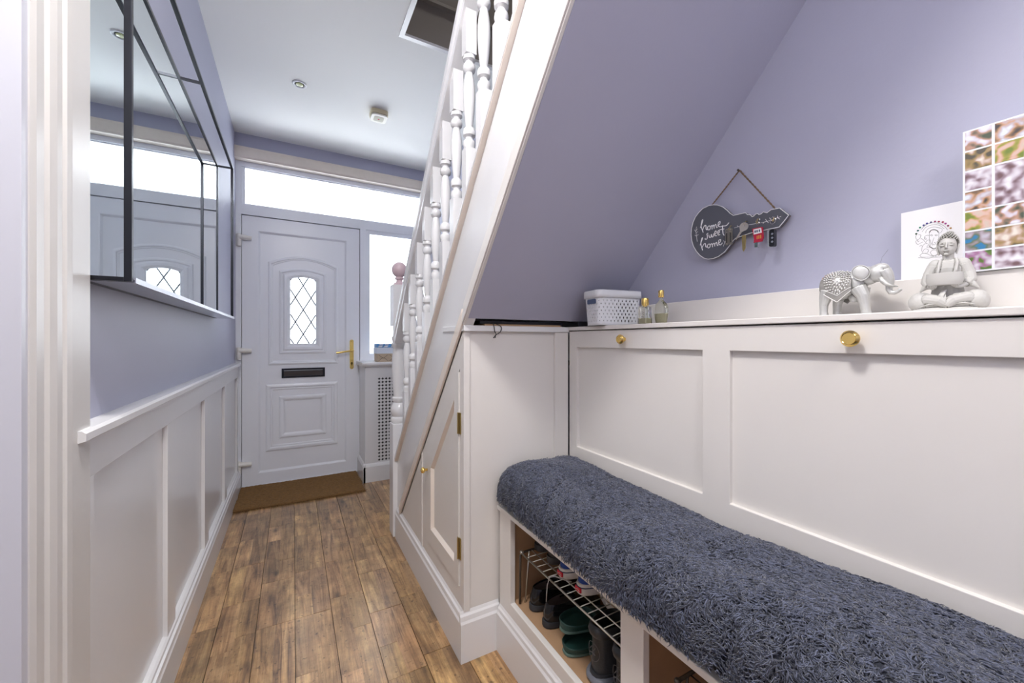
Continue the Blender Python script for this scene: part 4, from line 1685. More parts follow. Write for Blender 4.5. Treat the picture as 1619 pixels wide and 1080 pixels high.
def photo_mat(i, pal):
    m = bpy.data.materials.new('photo_print_%02d' % i)
    m.use_nodes = True
    t = m.node_tree
    tc = t.nodes.new('ShaderNodeTexCoord')
    mp = t.nodes.new('ShaderNodeMapping')
    mp.inputs['Location'].default_value = (i * 3.7, i * 1.9, i * 5.1)
    t.links.new(tc.outputs['Object'], mp.inputs['Vector'])
    n_ = t.nodes.new('ShaderNodeTexNoise')
    n_.inputs['Scale'].default_value = 85
    n_.inputs['Detail'].default_value = 0.5
    n_.inputs['Distortion'].default_value = 0.3
    t.links.new(mp.outputs[0], n_.inputs['Vector'])
    cr = t.nodes.new('ShaderNodeValToRGB')
    pos = [0.30, 0.41, 0.50, 0.58, 0.70]
    el = cr.color_ramp.elements
    el[0].position = pos[0]
    el[0].color = (*pal[0], 1)
    el[1].position = pos[4]
    el[1].color = (*pal[4], 1)
    for k in (1, 2, 3):
        e_ = el.new(pos[k])
        e_.color = (*pal[k], 1)
    t.links.new(n_.outputs['Fac'], cr.inputs['Fac'])
    b_ = t.nodes['Principled BSDF']
    b_.inputs['Roughness'].default_value = 0.5
    t.links.new(cr.outputs['Color'], b_.inputs['Base Color'])
    return m


pals = [[(0.07, 0.09, 0.06), (0.25, 0.17, 0.12), (0.48, 0.28, 0.20), (0.62, 0.55, 0.62), (0.75, 0.76, 0.82)],
        [(0.08, 0.07, 0.05), (0.32, 0.22, 0.08), (0.42, 0.28, 0.18), (0.58, 0.45, 0.38), (0.75, 0.70, 0.62)],
        [(0.16, 0.09, 0.10), (0.30, 0.22, 0.26), (0.50, 0.42, 0.48), (0.62, 0.58, 0.64), (0.80, 0.78, 0.80)],
        [(0.06, 0.05, 0.05), (0.30, 0.17, 0.08), (0.55, 0.33, 0.22), (0.50, 0.42, 0.45), (0.70, 0.74, 0.82)],
        [(0.16, 0.22, 0.03), (0.35, 0.32, 0.06), (0.60, 0.36, 0.24), (0.66, 0.45, 0.38), (0.62, 0.50, 0.42)],
        [(0.03, 0.20, 0.42), (0.12, 0.18, 0.10), (0.28, 0.24, 0.24), (0.40, 0.33, 0.38), (0.50, 0.48, 0.55)],
        [(0.04, 0.12, 0.02), (0.12, 0.20, 0.04), (0.40, 0.18, 0.35), (0.50, 0.42, 0.50), (0.72, 0.65, 0.75)]]
pm = [photo_mat(i, p) for i, p in enumerate(pals)]
k_ = 0
yc0 = 0.2355
for col in range(7):
    y1 = yc0 - col * 0.0352
    y0 = y1 - 0.0315
    r_ = 0
    while r_ < 7:
        z1 = 1.4485 - r_ * 0.0365
        hh = 0.0332
        step = 1
        if col in (1, 2, 4) and r_ == 2:
            hh = 0.0332 + 0.0365
            step = 2
        b = NB()
        box(b, CX - 0.0004, CX, y0, y1, z1 - hh, z1)
        obj('photo_print', b, pm[(r_ + col * 3) % 7] if not (col == 1 and r_ == 2) else pm[2], pc)
        r_ += step

# ================================================================== PERFORATED BASKET
BW, BD, BH = 0.182, 0.100, 0.116
bk = thing('storage_basket', 'white perforated plastic basket with a rolled rim on the shelf corner', 'basket', (0.892, 1.018, 1.1205), rotz=math.radians(-7))


def perim(t, ins, w, d, r=0.022):
    """rounded rectangle starting at the near corner; t in metres around"""
    segs = rrect(w / 2, d / 2, w - 2 * ins, d - 2 * ins, r, 6)
    return segs


NP = 56
RR = rrect(BW / 2, BD / 2, BW, BD, 0.020, 6)
# even resample of the outline
L_ = [0]
for i in range(len(RR)):
    a, c = RR[i], RR[(i + 1) % len(RR)]
    L_.append(L_[-1] + math.hypot(c[0] - a[0], c[1] - a[1]))
TOT = L_[-1]


def onper(s):
    s = s % TOT
    for i in range(len(RR)):
        if s <= L_[i + 1] + 1e-9:
            a, c = RR[i], RR[(i + 1) % len(RR)]
            t = (s - L_[i]) / max(1e-9, L_[i + 1] - L_[i])
            return a[0] + (c[0] - a[0]) * t, a[1] + (c[1] - a[1]) * t
    return RR[0]


def wall_pt(s, z, off=0.0):
    x, y = onper(s)
    k = 0.90 + 0.10 * (z / BH) - off
    return (BW / 2 + (x - BW / 2) * k, BD / 2 + (y - BD / 2) * (k - 0.03 * (1 - z / BH)), z)


b = NB()
ncell = 66
rows = 7
ch = 0.0114
zlo = 0.010
cw = TOT / ncell
# plain bands
for i in range(ncell):
    s0, s1 = i * cw, (i + 1) * cw
    for za, zb in ((0.0, zlo), (zlo + rows * ch, BH - 0.004)):
        sm_ = (s0 + s1) / 2
        b.faces.new([b.verts.new(wall_pt(*q)) for q in ((s0, za), (sm_, za), (s1, za), (s1, zb), (sm_, zb), (s0, zb))])
    for j in range(rows):
        v0 = zlo + j * ch
        if (i + j) % 2:
            sm_, vm_ = (s0 + s1) / 2, v0 + ch / 2
            b.faces.new([b.verts.new(wall_pt(*q)) for q in ((s0, v0), (sm_, v0), (s1, v0), (s1, vm_), (s1, v0 + ch), (sm_, v0 + ch), (s0, v0 + ch), (s0, vm_))])
        else:
            px, py = onper((s0 + s1) / 2)
            w_ = 0.5 + 0.5 * math.cos((px - BW * 0.62) / BW * 2 * PI)
            q = 0.40 + 0.42 * w_
            star_cell(b, wall_pt, s0, s1, v0, v0 + ch, q, q * 0.92)
bmesh.ops.remove_doubles(b, verts=b.verts, dist=0.00015)
bb = obj('basket_wall', b, PLWHITE, bk, smooth=True, auto=40)
sm = bb.modifiers.new('thick', 'SOLIDIFY')
sm.thickness = 0.002
b = NB()
for (z0, z1, o1) in ((BH - 0.022, BH + 0.004, 0.0),):
    rings = []
    for off, z in ((-0.012, BH - 0.022), (-0.030, BH - 0.022), (-0.034, BH - 0.010), (-0.030, BH), (-0.015, BH + 0.004), (0.005, BH), (0.008, BH - 0.008)):
        ring = []
        for i in range(60):
            x, y = onper(i * TOT / 60)
            k = 1 - off
            ring.append(b.verts.new((BW / 2 + (x - BW / 2) * k, BD / 2 + (y - BD / 2) * (1 - off * 1.6), z + 0.0)))
        rings.append(ring)
    for A_, B_ in zip(rings, rings[1:]):
        for k in range(60):
            b.faces.new([A_[k], A_[(k + 1) % 60], B_[(k + 1) % 60], B_[k]])
obj('rim', b, PLWHITE, bk, smooth=True)
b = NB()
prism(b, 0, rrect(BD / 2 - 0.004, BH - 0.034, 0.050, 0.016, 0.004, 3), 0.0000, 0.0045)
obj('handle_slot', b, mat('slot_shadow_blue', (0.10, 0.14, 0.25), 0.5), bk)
b = NB()
prism(b, 2, rrect(BW / 2, BD / 2, BW * 0.86, BD * 0.78, 0.015, 4), 0.003, BH - 0.030)
obj('contents', b, mat('basket_contents', (0.05, 0.05, 0.06), 0.8, var=0.5, vscale=60), bk)

# ================================================================== PERFUME BOTTLES
p1 = thing('perfume_bottle', 'shorter square glass perfume bottle with a broad gold cap beside the basket', 'bottle', (0.985, 0.905, 1.1205), group='perfume bottles beside the basket')
b = NB()
prism(b, 2, rrect(0.985, 0.905, 0.030, 0.034, 0.005, 4), 1.1205, 1.176)
obj('glass_body', b, GLASS, p1, bevel=0.002)
b = NB()
prism(b, 2, rrect(0.985, 0.905, 0.024, 0.028, 0.004, 4), 1.1235, 1.140)
obj('perfume', b, PERFUME, p1)
b = NB()
lathe(b, [(0.006, 1.176), (0.006, 1.181), (0.0105, 1.181), (0.0115, 1.186), (0.0115, 1.200), (0.010, 1.204)], (0.985, 0.905, 0), 2, 20)
obj('cap', b, BRASS, p1, smooth=True, auto=40)
b = NB()
for dz in (0.030, 0.022, 0.036):
    tube(b, [(0.9695, 0.905 + 0.008, 1.1205 + dz), (0.9695, 0.905 - 0.002, 1.1205 + dz + 0.004), (0.9695, 0.905 - 0.009, 1.1205 + dz)], 0.0006, 5)
obj('printed_label', b, INK, p1)
p2 = thing('perfume_bottle', 'taller rounded glass flask with a slim gold cap beside the basket', 'bottle', (1.0, 0.855, 1.1205), group='perfume bottles beside the basket')
b = NB()
fl_ = [(0.016, 0), (0.019, 0.003), (0.023, 0.020), (0.026, 0.038), (0.025, 0.050), (0.019, 0.062), (0.010, 0.071), (0.006, 0.075), (0.006, 0.082)]
seg = 24
rings = []
for r, h in fl_:
    rings.append([b.verts.new((1.0 + 0.55 * r * math.cos(2 * PI * k / seg), 0.855 + r * math.sin(2 * PI * k / seg), 1.1205 + h)) for k in range(seg)])
for A_, B_ in zip(rings, rings[1:]):
    for k in range(seg):
        b.faces.new([A_[k], A_[(k + 1) % seg], B_[(k + 1) % seg], B_[k]])
b.faces.new(rings[0][::-1])
b.faces.new(rings[-1])
obj('glass_body', b, GLASS, p2, smooth=True, auto=60)
b = NB()
rings = []
for r, h in [(0.014, 0.003), (0.018, 0.008), (0.021, 0.022), (0.0225, 0.032)]:
    rings.append([b.verts.new((1.0 + 0.5 * r * math.cos(2 * PI * k / seg), 0.855 + r * math.sin(2 * PI * k / seg), 1.1205 + h)) for k in range(seg)])
for A_, B_ in zip(rings, rings[1:]):
    for k in range(seg):
        b.faces.new([A_[k], A_[(k + 1) % seg], B_[(k + 1) % seg], B_[k]])
b.faces.new(rings[0][::-1])
b.faces.new(rings[-1])
obj('perfume', b, PERFUME, p2)
b = NB()
lathe(b, [(0.0075, 1.2025), (0.0085, 1.2045), (0.0085, 1.222), (0.0075, 1.2245)], (1.0, 0.855, 0), 2, 18)
obj('cap', b, BRASS, p2, smooth=True, auto=40)

# ================================================================== folder + wooden board in the gap above the end panel
tag(B1('wooden_board', mat('pale_wood', (0.52, 0.33, 0.19), 0.6, var=0.1, vscale=30), (0.575, 0.895, 1.236, 1.40, 1.1203, 1.1265), bevel=0.001),
    'thin pale wooden board lying under the black case on the end panel', 'board')
fo = thing('black_case', 'flat black case with a cord loop squeezed under the sloped ceiling', 'case', (0.74, 1.3, 1.1267))
b = NB()
box(b, 0.555, 0.90, 1.232, 1.40, 1.1268, 1.1375)
obj('case_body', b, mat('black_nylon', (0.012, 0.012, 0.022), 0.5), fo, bevel=0.002)
b = NB()
py = RY - 0.020
tube(b, [(0.603, 1.236, 1.130), (0.603, py, 1.124), (0.605, py, 1.112), (0.607, py, 1.098), (0.614, py, 1.090), (0.628, py, 1.098), (0.634, py, 1.110), (0.630, py, 1.119),
         (0.618, py, 1.1235), (0.612, 1.236, 1.130)], 0.0016, 6)
tube(b, [(0.612, py, 1.090), (0.607, py, 1.083), (0.602, py, 1.078)], 0.0022, 6)
tube(b, [(0.612, py, 1.091), (0.609, py, 1.084), (0.609, py, 1.078)], 0.0014, 6)
obj('cord_loop', b, BLACKRUB, fo, smooth=True)

# ================================================================== SHOES AND RACKS
def frame_of(heel, yaw, pitch=0.0):
    return Matrix.Translation(heel) @ Matrix.Rotation(yaw, 4, 'Z') @ Matrix.Rotation(pitch, 4, 'Y')


def outline(L, wh, wb, x_t, n=28, wscale=1.0, xh=0.0):
    """top view loop of a shoe: heel at x=xh, toe end at x_t (<= L)"""
    pts = []
    for i in range(n):
        a = 2 * PI * i / n
        t = (1 - math.cos(a)) / 2           # 0 heel .. 1 toe
        x = xh + (x_t - xh) * t
        s_ = abs(math.sin(a)) ** 0.72
        q = min(1.0, max(0.0, (x / L)))
        w = wh + (wb - wh) * (0.5 - 0.5 * math.cos(PI * min(1, q / 0.68)))
        if q > 0.68:
            w *= 1 - 0.18 * ((q - 0.68) / 0.32)
        y = math.copysign(w * s_ * wscale, math.sin(a)) if i % (n // 2) else 0.0
        pts.append((x, y))
    return pts


def loft(bm, loops, M, cap0=True, cap1=True):
    rings = [[bm.verts.new(M @ Vector(p)) for p in lp_] for lp_ in loops]
    n = len(rings[0])
    for A_, B_ in zip(rings, rings[1:]):
        for k in range(n):
            bm.faces.new([A_[k], A_[(k + 1) % n], B_[(k + 1) % n], B_[k]])
    if cap0:
        bm.faces.new(rings[0][::-1])
    if cap1:
        bm.faces.new(rings[-1])


def shoe(name, label, heel, yaw, style, group, pitch=0.0):
    M = frame_of(Vector(heel), yaw, pitch)
    t = thing(name, label, 'shoe', (0, 0, 0), group=group)
    t.matrix_world = M
    t['_local'] = True
    I = Matrix.Identity(4)
    if style == 'patent':
        L, wh, wb = 0.215, 0.032, 0.040
        sole = [(0, 0.0, 1.00), (0.001, 0.0, 1.03), (0.018, 0.0, 1.0), (0.020, 0.0, .98)]
        up = [(0.019, 0.002, 0.213, 1.0), (0.032, 0.000, 0.210, 1.04), (0.045, 0.002, 0.190, 0.98), (0.055, 0.006, 0.150, 0.86), (0.066, 0.010, 0.115, 0.72)]
        mats = (BLACKSH, BLACKRUB, INSOLE)
        floor_z, soleh = 0.030, 0.020
    elif style == 'flat':
        L, wh, wb = 0.20, 0.034, 0.038
        up = [(0.008, 0.0, 0.20, 1.0), (0.014, -0.001, 0.198, 1.07), (0.021, -0.002, 0.150, 1.10), (0.026, -0.002, 0.118, 1.12)]
        mats = (GREENSH, GREENRIM, GREENSH)
        floor_z, soleh = 0.010, 0.009
    elif style == 'boot':
        L, wh, wb = 0.225, 0.034, 0.043
        up = [(0.026, 0.004, 0.222, 1.0), (0.045, 0.002, 0.220, 1.04), (0.065, 0.004, 0.185, 0.96), (0.085, 0.006, 0.135, 0.88), (0.105, 0.006, 0.110, 0.86), (0.122, 0.004, 0.105, 0.88),
              (0.134, 0.001, 0.106, 0.92), (0.142, 0.004, 0.103, 0.86)]
        mats = (BLACKLE, BLACKRUB, BLACKRUB)
        floor_z, soleh = 0.035, 0.027
    elif style == 'canvas':
        L, wh, wb = 0.215, 0.031, 0.040
        up = [(0.028, 0.002, 0.212, 0.99), (0.040, 0.003, 0.195, 0.96), (0.052, 0.005, 0.150, 0.90), (0.066, 0.006, 0.120, 0.82), (0.074, 0.004, 0.114, 0.80)]
        mats = (BLUECAN, RUBW, BLUECAN)
        floor_z, soleh = 0.032, 0.030
    else:   # 'black' court trainer, 'tan', 'white'
        L, wh, wb = 0.20, 0.032, 0.040
        up = [(0.022, 0.002, 0.198, 1.0), (0.036, 0.003, 0.19, 0.98), (0.050, 0.004, 0.145, 0.90), (0.064, 0.005, 0.11, 0.84), (0.074, 0.003, 0.106, 0.82)]
        mats = {'black': (BLACKLE, BLACKRUB, BLACKRUB), 'tan': (TAN, RUBW, INSOLE), 'white': (RUBW, RUBW, LACE)}[style]
        floor_z, soleh = 0.026, 0.022
    U, SO, IN = mats
    # sole
    b = NB()
    s_ = [(0.0, 0.96), (0.002, 1.03), (soleh * 0.5, 1.045), (soleh - 0.001, 1.03), (soleh, 1.0)]
    loft(b, [[(x, y, z) for x, y in outline(L + 0.003, wh, wb, L + 0.003, wscale=k, xh=-0.003 + 0.003 * (k < 1))] for z, k in s_], I)
    obj('sole', b, SO, t, smooth=True, auto=50)
    # upper : outside, rim, inside
    loops = [[(x, y, z) for x, y in outline(L, wh, wb, xt, wscale=k, xh=xh)] for z, xh, xt, k in up]
    b = NB()
    z, xh, xt, k = up[-1]
    th = 0.003
    inner = [(z + 0.0015, xh + th * 0.5, xt - th * 0.5, k * 0.97), (z, xh + th, xt - th, k * 0.92), (z - 0.014, xh + th, xt - th * 0.2, k * 0.92)]
    loops += [[(x, y, zz) for x, y in outline(L, wh, wb, xt_, wscale=k_, xh=xh_)] for zz, xh_, xt_, k_ in inner]
    loft(b, loops, I, cap0=True, cap1=False)
    obj('upper', b, U, t, smooth=True, auto=70)
    b = NB()
    loft(b, [[(x, y, zz) for x, y in outline(L, wh, wb, xt_, wscale=k_, xh=xh_)] for zz, xh_, xt_, k_ in
             ((z - 0.004, xh + th, xt - th, k * 0.915), (floor_z, xh + th + 0.002, xt + 0.02, k * 0.90))], I, cap0=False, cap1=True)
    obj('lining', b, IN, t, smooth=True, auto=50)
    if style == 'canvas':
        b = NB()
        loft(b, [[(x, y, zz) for x, y in outline(L + 0.004, wh, wb, L + 0.004, wscale=1.055, xh=-0.0045)] for zz in (0.020, 0.0225)], I)
        obj('foxing_stripe', b, mat('navy_line', (0.02, 0.03, 0.08), 0.5) if 'navy_line' not in bpy.data.materials else bpy.data.materials['navy_line'], t)
        b = NB()
        for k2 in range(2):
            pass
        v_ = [b.verts.new(q) for q in ((-0.0052, -0.011, 0.008), (-0.0052, 0.011, 0.008), (-0.0052, 0.011, 0.021), (-0.0052, -0.011, 0.021),
                                       (-0.0005, -0.012, 0.008), (-0.0005, 0.012, 0.008), (-0.0005, 0.012, 0.021), (-0.0005, -0.012, 0.021))]
        for f in ((0, 1, 2, 3), (4, 7, 6, 5), (0, 4, 5, 1), (3, 2, 6, 7), (0, 3, 7, 4), (1, 5, 6, 2)):
            b.faces.new([v_[i] for i in f])
        obj('heel_label', b, REDLAB, t, bevel=0.0008, label='red label on the heel')
        b = NB()
        tube(b, [(-0.0055, -0.008, 0.012), (-0.0056, 0.0, 0.0165), (-0.0055, 0.008, 0.012)], 0.0008, 5)
        obj('heel_mark', b, RUBW, t)
    if style == 'boot':
        b = NB()
        pts = []
        for i in range(28):
            a = 2 * PI * i / 28
            pts.append((0.0015 - 0.0022 * (1 - abs(math.cos(a)) * 0.5) + 0.004 * abs(math.cos(a)) ** 2, 0.020 * math.cos(a), 0.080 + 0.023 * math.sin(a)))
        tube(b, pts, 0.0008, 5, closed=True)
        obj('heel_emblem', b, mat('grey_emboss', (0.10, 0.10, 0.105), 0.4) if 'grey_emboss' not in bpy.data.materials else bpy.data.materials['grey_emboss'], t)
        b = NB()
        tube(b, [(-0.001, -0.010, 0.094), (-0.002, -0.004, 0.084), (-0.002, 0.002, 0.094), (-0.002, 0.008, 0.084)], 0.0012, 5)
        tube(b, [(-0.001, -0.010, 0.076), (-0.002, -0.001, 0.078), (-0.001, 0.010, 0.074)], 0.0012, 5)
        obj('emboss_marks', b, bpy.data.materials['grey_emboss'], t, kind='stuff')
        b = NB()
        loft(b, [[(x, y, zz) for x, y in outline(L, wh, wb, 0.108, wscale=k_, xh=xh_)] for zz, xh_, k_ in
                 ((0.116, 0.002, 0.90), (0.120, -0.003, 0.96), (0.131, -0.006, 1.00), (0.140, -0.003, 0.96), (0.143, 0.003, 0.88))], I, cap0=False, cap1=False)
        obj('padded_collar', b, BLACKLE, t, smooth=True)
        b = NB()
        loft(b, [[(x, y, zz) for x, y in outline(0.08, wh, wh + 0.004, 0.065, wscale=k_, xh=xh_)] for zz, xh_, k_ in
                 ((0.004, -0.007, 1.02), (0.008, -0.009, 1.06), (0.016, -0.008, 1.06), (0.020, -0.004, 1.0))], I)
        obj('heel_cushion', b, mat('grey_rubber', (0.16, 0.17, 0.20), 0.4) if 'grey_rubber' not in bpy.data.materials else bpy.data.materials['grey_rubber'], t, smooth=True, auto=50)
    return t


FZ = 0.1995
G1 = 'shoes in the bench cubbies'
shoe('patent_shoe', 'black patent shoe at the far left end of the cubby floor', (0.672, 1.092, FZ), 0.0, 'patent', G1)
shoe('patent_shoe', 'black patent shoe second from the far end, beside its match', (0.668, 1.008, FZ), 0.03, 'patent', G1)
shoe('green_slipper', 'dark green flat slipper lying flat on the cubby floor', (0.660, 0.893, FZ), -0.06, 'flat', G1)
shoe('green_slipper', 'dark green flat slipper tilted on top of the other green slipper', (0.668, 0.917, FZ + 0.044), 0.06, 'flat', G1, pitch=0.09)
shoe('leather_boot', 'black leather ankle boot with an embossed oval on its heel, beside the slippers', (0.668, 0.785, FZ), 0.0, 'boot', G1)
shoe('leather_boot', 'black leather ankle boot partly hidden by the near cubby upright', (0.668, 0.697, FZ), 0.0, 'boot', G1)
RZ = 0.3735
sA = shoe('blue_trainer', 'blue canvas trainer on the wire rack, the farther one of the pair', (0.688, 0.950, RZ), 0.0, 'canvas', G1)
sB = shoe('blue_trainer', 'blue canvas trainer on the wire rack, the nearer one of the pair', (0.688, 0.866, RZ), 0.0, 'canvas', G1)
shoe('black_shoe', 'black shoe at the far left end of the wire rack', (0.706, 1.113, RZ), 0.0, 'black', G1)
shoe('black_shoe', 'dark shoe on the wire rack next to the blue trainers', (0.700, 1.031, RZ), 0.0, 'black', G1)
shoe('tan_shoe', 'tan leather shoe deep in the cubby under the wire rack', (0.845, 0.745, FZ + 0.082), PI / 2, 'tan', G1)
b = NB()
tube(b, [(0.700, 0.915, 0.3765), (0.682, 0.935, 0.380), (0.668, 0.952, 0.383), (0.656, 0.962, 0.378), (0.651, 0.966, 0.355), (0.650, 0.968, 0.330), (0.650, 0.970, 0.305)],
     0.0028, 6, flat=0.5)
tag(obj('shoe_lace', b, LACE, smooth=True), 'loose grey shoe lace hanging over the front wire of the rack', 'lace')


def rack(name, label, y0, y1, z, x0=0.660, x1=0.895, dark=False):
    t = thing(name, label, 'shoe rack', (x0, y0, 0.199))
    f = BRONZE if dark else WIRE
    for x in (x0, x0 + 0.040, x0 + 0.085, x0 + 0.13, x0 + 0.18, x1):
        b = NB()
        tube(b, [(x, y0, z), (x, y1, z)], 0.0027 if x in (x0, x1) else 0.0017, 8)
        obj('long_wire', b, f, t, smooth=True)
    n_ = int(round((y1 - y0) / 0.030))
    for i in range(1, n_):
        b = NB()
        y = y0 + (y1 - y0) * i / n_
        tube(b, [(x0 + 0.001, y, z - 0.003), (x1, y, z - 0.003)], 0.0013, 6)
        obj('cross_wire', b, f, t, smooth=True)
    for y in (y0, y1):
        b = NB()
        tube(b, [(x0 - 0.004, y, 0.2025), (x0 - 0.002, y, z - 0.008), (x0 + 0.004, y, z), (x1 - 0.004, y, z), (x1, y, z - 0.008), (x1, y, 0.2025)], 0.0040, 8)
        obj('end_frame', b, BRONZE, t, smooth=True)
    b = NB()
    tube(b, [(x0 + 0.030, y1 - 0.003, z), (x0 + 0.016, y1 - 0.001, 0.2025)], 0.0028, 8)
    obj('inner_leg', b, f, t, smooth=True)
    b = NB()
    ell(b, (x0 + 0.002, y1 - 0.002, z + 0.002), (0.007, 0.007, 0.007), sub=2)
    obj('joint_cap', b, f, t, smooth=True)
    return t


rack('shoe_rack', 'silver wire shoe rack with bronze ends in the first cubby', 0.640 + 0.012, 1.135, 0.3675)
rack('shoe_rack', 'dark bronze wire shoe rack in the nearer cubby', 0.10, 0.530, 0.395, x0=0.662, dark=True)
shoe('white_shoe', 'off-white shoe on the dark rack of the nearer cubby', (0.70, 0.448, 0.4015), 0.0, 'white', G1)


# ================================================================== ELEPHANT FIGURINE
def remesh(o, voxel, it=4, fac=0.5):
    r = o.modifiers.new('remesh', 'REMESH')
    r.mode = 'VOXEL'
    r.voxel_size = voxel
    r.use_smooth_shade = True
    s = o.modifiers.new('smooth', 'SMOOTH')
    s.iterations = it
    s.factor = fac
    return o


EX0, EY0 = 1.022, 0.371
k = 0.000106
el_ = thing('elephant_figurine', 'small antique silver elephant figurine with an ornate saddle cloth', 'figurine', (EX0, EY0, 1.1205))


def e3(x, y, d=0):
    """drawing units (side view, d = towards the room) to world"""
    return Vector((EX0 - d * k, EY0 - (x - 790) * k, 1.1202 + (1088 - y) * 0.0001085))


def ee(bm, x, y, d, rx, ry, rd, rot=None, sub=3):
    ell(bm, e3(x, y, d), (rd * k, rx * k, ry * 0.0001085), rot, sub)


def et(bm, pts, rad, seg=12):
    tube(bm, [e3(*p) for p in pts], [r * k for r in rad], seg)


b = NB()
ee(b, 480, 500, 0, 300, 262, 205)
ee(b, 300, 520, 0, 145, 200, 160)
ee(b, 770, 480, 0, 150, 210, 165)
ee(b, 720, 420, 0, 200, 180, 150)
for d, hx, fx in ((95, 245, 905), (-95, 400, 830)):
    et(b, [(310, 560, d), (hx + 30, 700, d), (hx - 5, 850, d), (hx - 5, 980, d), (hx, 1086, d)], [135, 112, 78, 70, 82])
    et(b, [(800, 560, d), (fx - 25, 720, d), (fx, 860, d), (fx + 20, 980, d), (fx + 30, 1086, d)], [130, 108, 84, 74, 82])
    ee(b, hx + 25, 1070, d, 72, 20, 60)
    ee(b, fx + 50, 1070, d, 72, 20, 60)
ee(b, 1060, 320, 0, 165, 165, 140)
ee(b, 1115, 235, 0, 122, 98, 105)
ee(b, 930, 380, 0, 160, 140, 120)
ee(b, 1080, 420, 0, 80, 60, 60)
et(b, [(1150, 300, 0), (1200, 380, 0), (1235, 470, 0), (1240, 560, 0), (1232, 640, 0), (1255, 690, 0), (1305, 700, 0), (1355, 680, 0), (1395, 640, 0)],
   [125, 104, 78, 60, 50, 44, 38, 34, 32])
ee(b, 710, 740, 0, 85, 85, 85)
et(b, [(185, 480, 0), (170, 560, 0), (185, 640, 10), (195, 700, 15)], [28, 20, 16, 20], 8)
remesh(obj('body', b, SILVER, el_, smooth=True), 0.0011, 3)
for d, nm in ((1, 'ear'), (-1, 'ear')):
    b = NB()
    rings = []
    n_ = 26
    for rr, dd in ((0.0, 44), (0.5, 42), (0.82, 33), (0.92, 24), (0.97, 30), (1.03, 30), (1.07, 18), (1.02, 4), (0.9, -12), (0.0, -14)):
        ring = []
        for i in range(n_):
            a = 2 * PI * i / n_
            rx = 122 * (1.0 + 0.08 * math.cos(2 * a))
            ry = 142 + 14 * math.sin(a)
            x = 875 + rr * rx * math.cos(a) + rr * 16 * math.sin(a)
            y = 285 - rr * ry * math.sin(-a) * 1.0
            ring.append(b.verts.new(e3(x, y, d * (140 + dd + 26 * rr * math.cos(a) * -1 + 10))))
        rings.append(ring)
    for A_, B_ in zip(rings, rings[1:]):
        for i in range(n_):
            b.faces.new([A_[i], A_[(i + 1) % n_], B_[(i + 1) % n_], B_[i]])
    bmesh.ops.remove_doubles(b, verts=b.verts, dist=0.00003)
    obj(nm, b, SILVER, el_, smooth=True)
for d in (1, -1):
    b = NB()
    et(b, [(1130, 400, d * 62), (1160, 470, d * 78), (1215, 540, d * 84), (1280, 575, d * 82), (1335, 583, d * 78)], [38, 42, 34, 20, 5])
    obj('tusk', b, SILVER, el_, smooth=True)
    b = NB()
    ee(b, 1135, 290, d * 105, 24, 15, 14, sub=2)
    obj('eye', b, mat('eye_dark', (0.03, 0.03, 0.028), 0.3) if 'eye_dark' not in bpy.data.materials else bpy.data.materials['eye_dark'], el_, smooth=True)

# saddle cloth: wraps over the back, pointed lower edge on both sides
def cloth_drop(x):
    """lowest y (drawing units) of the cloth at x"""
    if x < 290:
        return 560 + (x - 200) * 1.1
    if x < 520:
        return 660 + (x - 290) * 0.74
    return 830 - (x - 520) * 1.0


def body_r(x):
    t = (x - 470) / 330.0
    return max(0.25, math.sqrt(max(0.0, 1 - t * t)))


def cloth_pt(x, q, lift=0.0):
    """q -1..1 across the body; q=0 top of the back"""
    s = abs(q)
    yt = 480 - 248 * (body_r(x) ** 0.8) - (18 if 250 < x < 700 else 0)
    yb = cloth_drop(x)
    y = yt + (yb - yt) * s ** 1.45
    wmax = 205 * (0.62 + 0.38 * body_r(x))
    d = wmax * math.sin(min(1.0, s * 1.25) * PI / 2) ** 0.85
    return e3(x, y, math.copysign(d + lift, q) if q else 0.0) + Vector((0, 0, lift * k * (1 - s)))


b = NB()
nx_, nq = 36, 48
gg = [[b.verts.new(cloth_pt(205 + 525 * i / nx_, -1 + 2 * j / nq, 6)) for j in range(nq + 1)] for i in range(nx_ + 1)]
for i in range(nx_):
    for j in range(nq):
        b.faces.new([gg[i][j], gg[i][j + 1], gg[i + 1][j + 1], gg[i + 1][j]])
sc_ = obj('saddle_cloth', b, mat('cloth_patina', (0.30, 0.29, 0.27), 0.45, 0.2), el_, smooth=True)
mm = sc_.modifiers.new('thick', 'SOLIDIFY')
mm.thickness = 0.0011
mm.offset = 1
b = NB()
rnd = random.Random(8)
for side in (1, -1):
    # border beads
    for i in range(46):
        t = i / 45
        x = 290 + 440 * t
        for qq in (0.985, 0.84):
            p = cloth_pt(x, side * qq, 22)
            ell(b, p, (0.0010, 0.0010, 0.0010) if qq > 0.9 else (0.0008, 0.0011, 0.0008), sub=1)
    # scrolls of leaves round a centre
    for ring, (R_, nn) in enumerate(((0.0, 1), (0.10, 8), (0.19, 14), (0.28, 20), (0.37, 26), (0.47, 30))):
        for i in range(nn):
            a = 2 * PI * i / nn + ring * 0.4
            x = 495 + R_ * 420 * math.cos(a)
            q = 0.44 + R_ * 0.95 * math.sin(a)
            if not (225 < x < 700 and 0.04 < q < 0.80):
                continue
            p = cloth_pt(x, side * q, 24)
            p2 = cloth_pt(x + 26 * math.cos(a + 0.5), side * min(0.82, max(0.02, q + 0.075 * math.sin(a + 0.5))), 26)
            tube(b, [p, (p + p2) / 2 + Vector((-0.0006 * side, 0, 0.0002)), p2], [0.0008, 0.0015, 0.0006], 6)
obj('relief_pattern', b, mat('silver_relief', (0.82, 0.81, 0.79), 0.35, 0.25), sc_, smooth=True, kind='stuff')
b = NB()
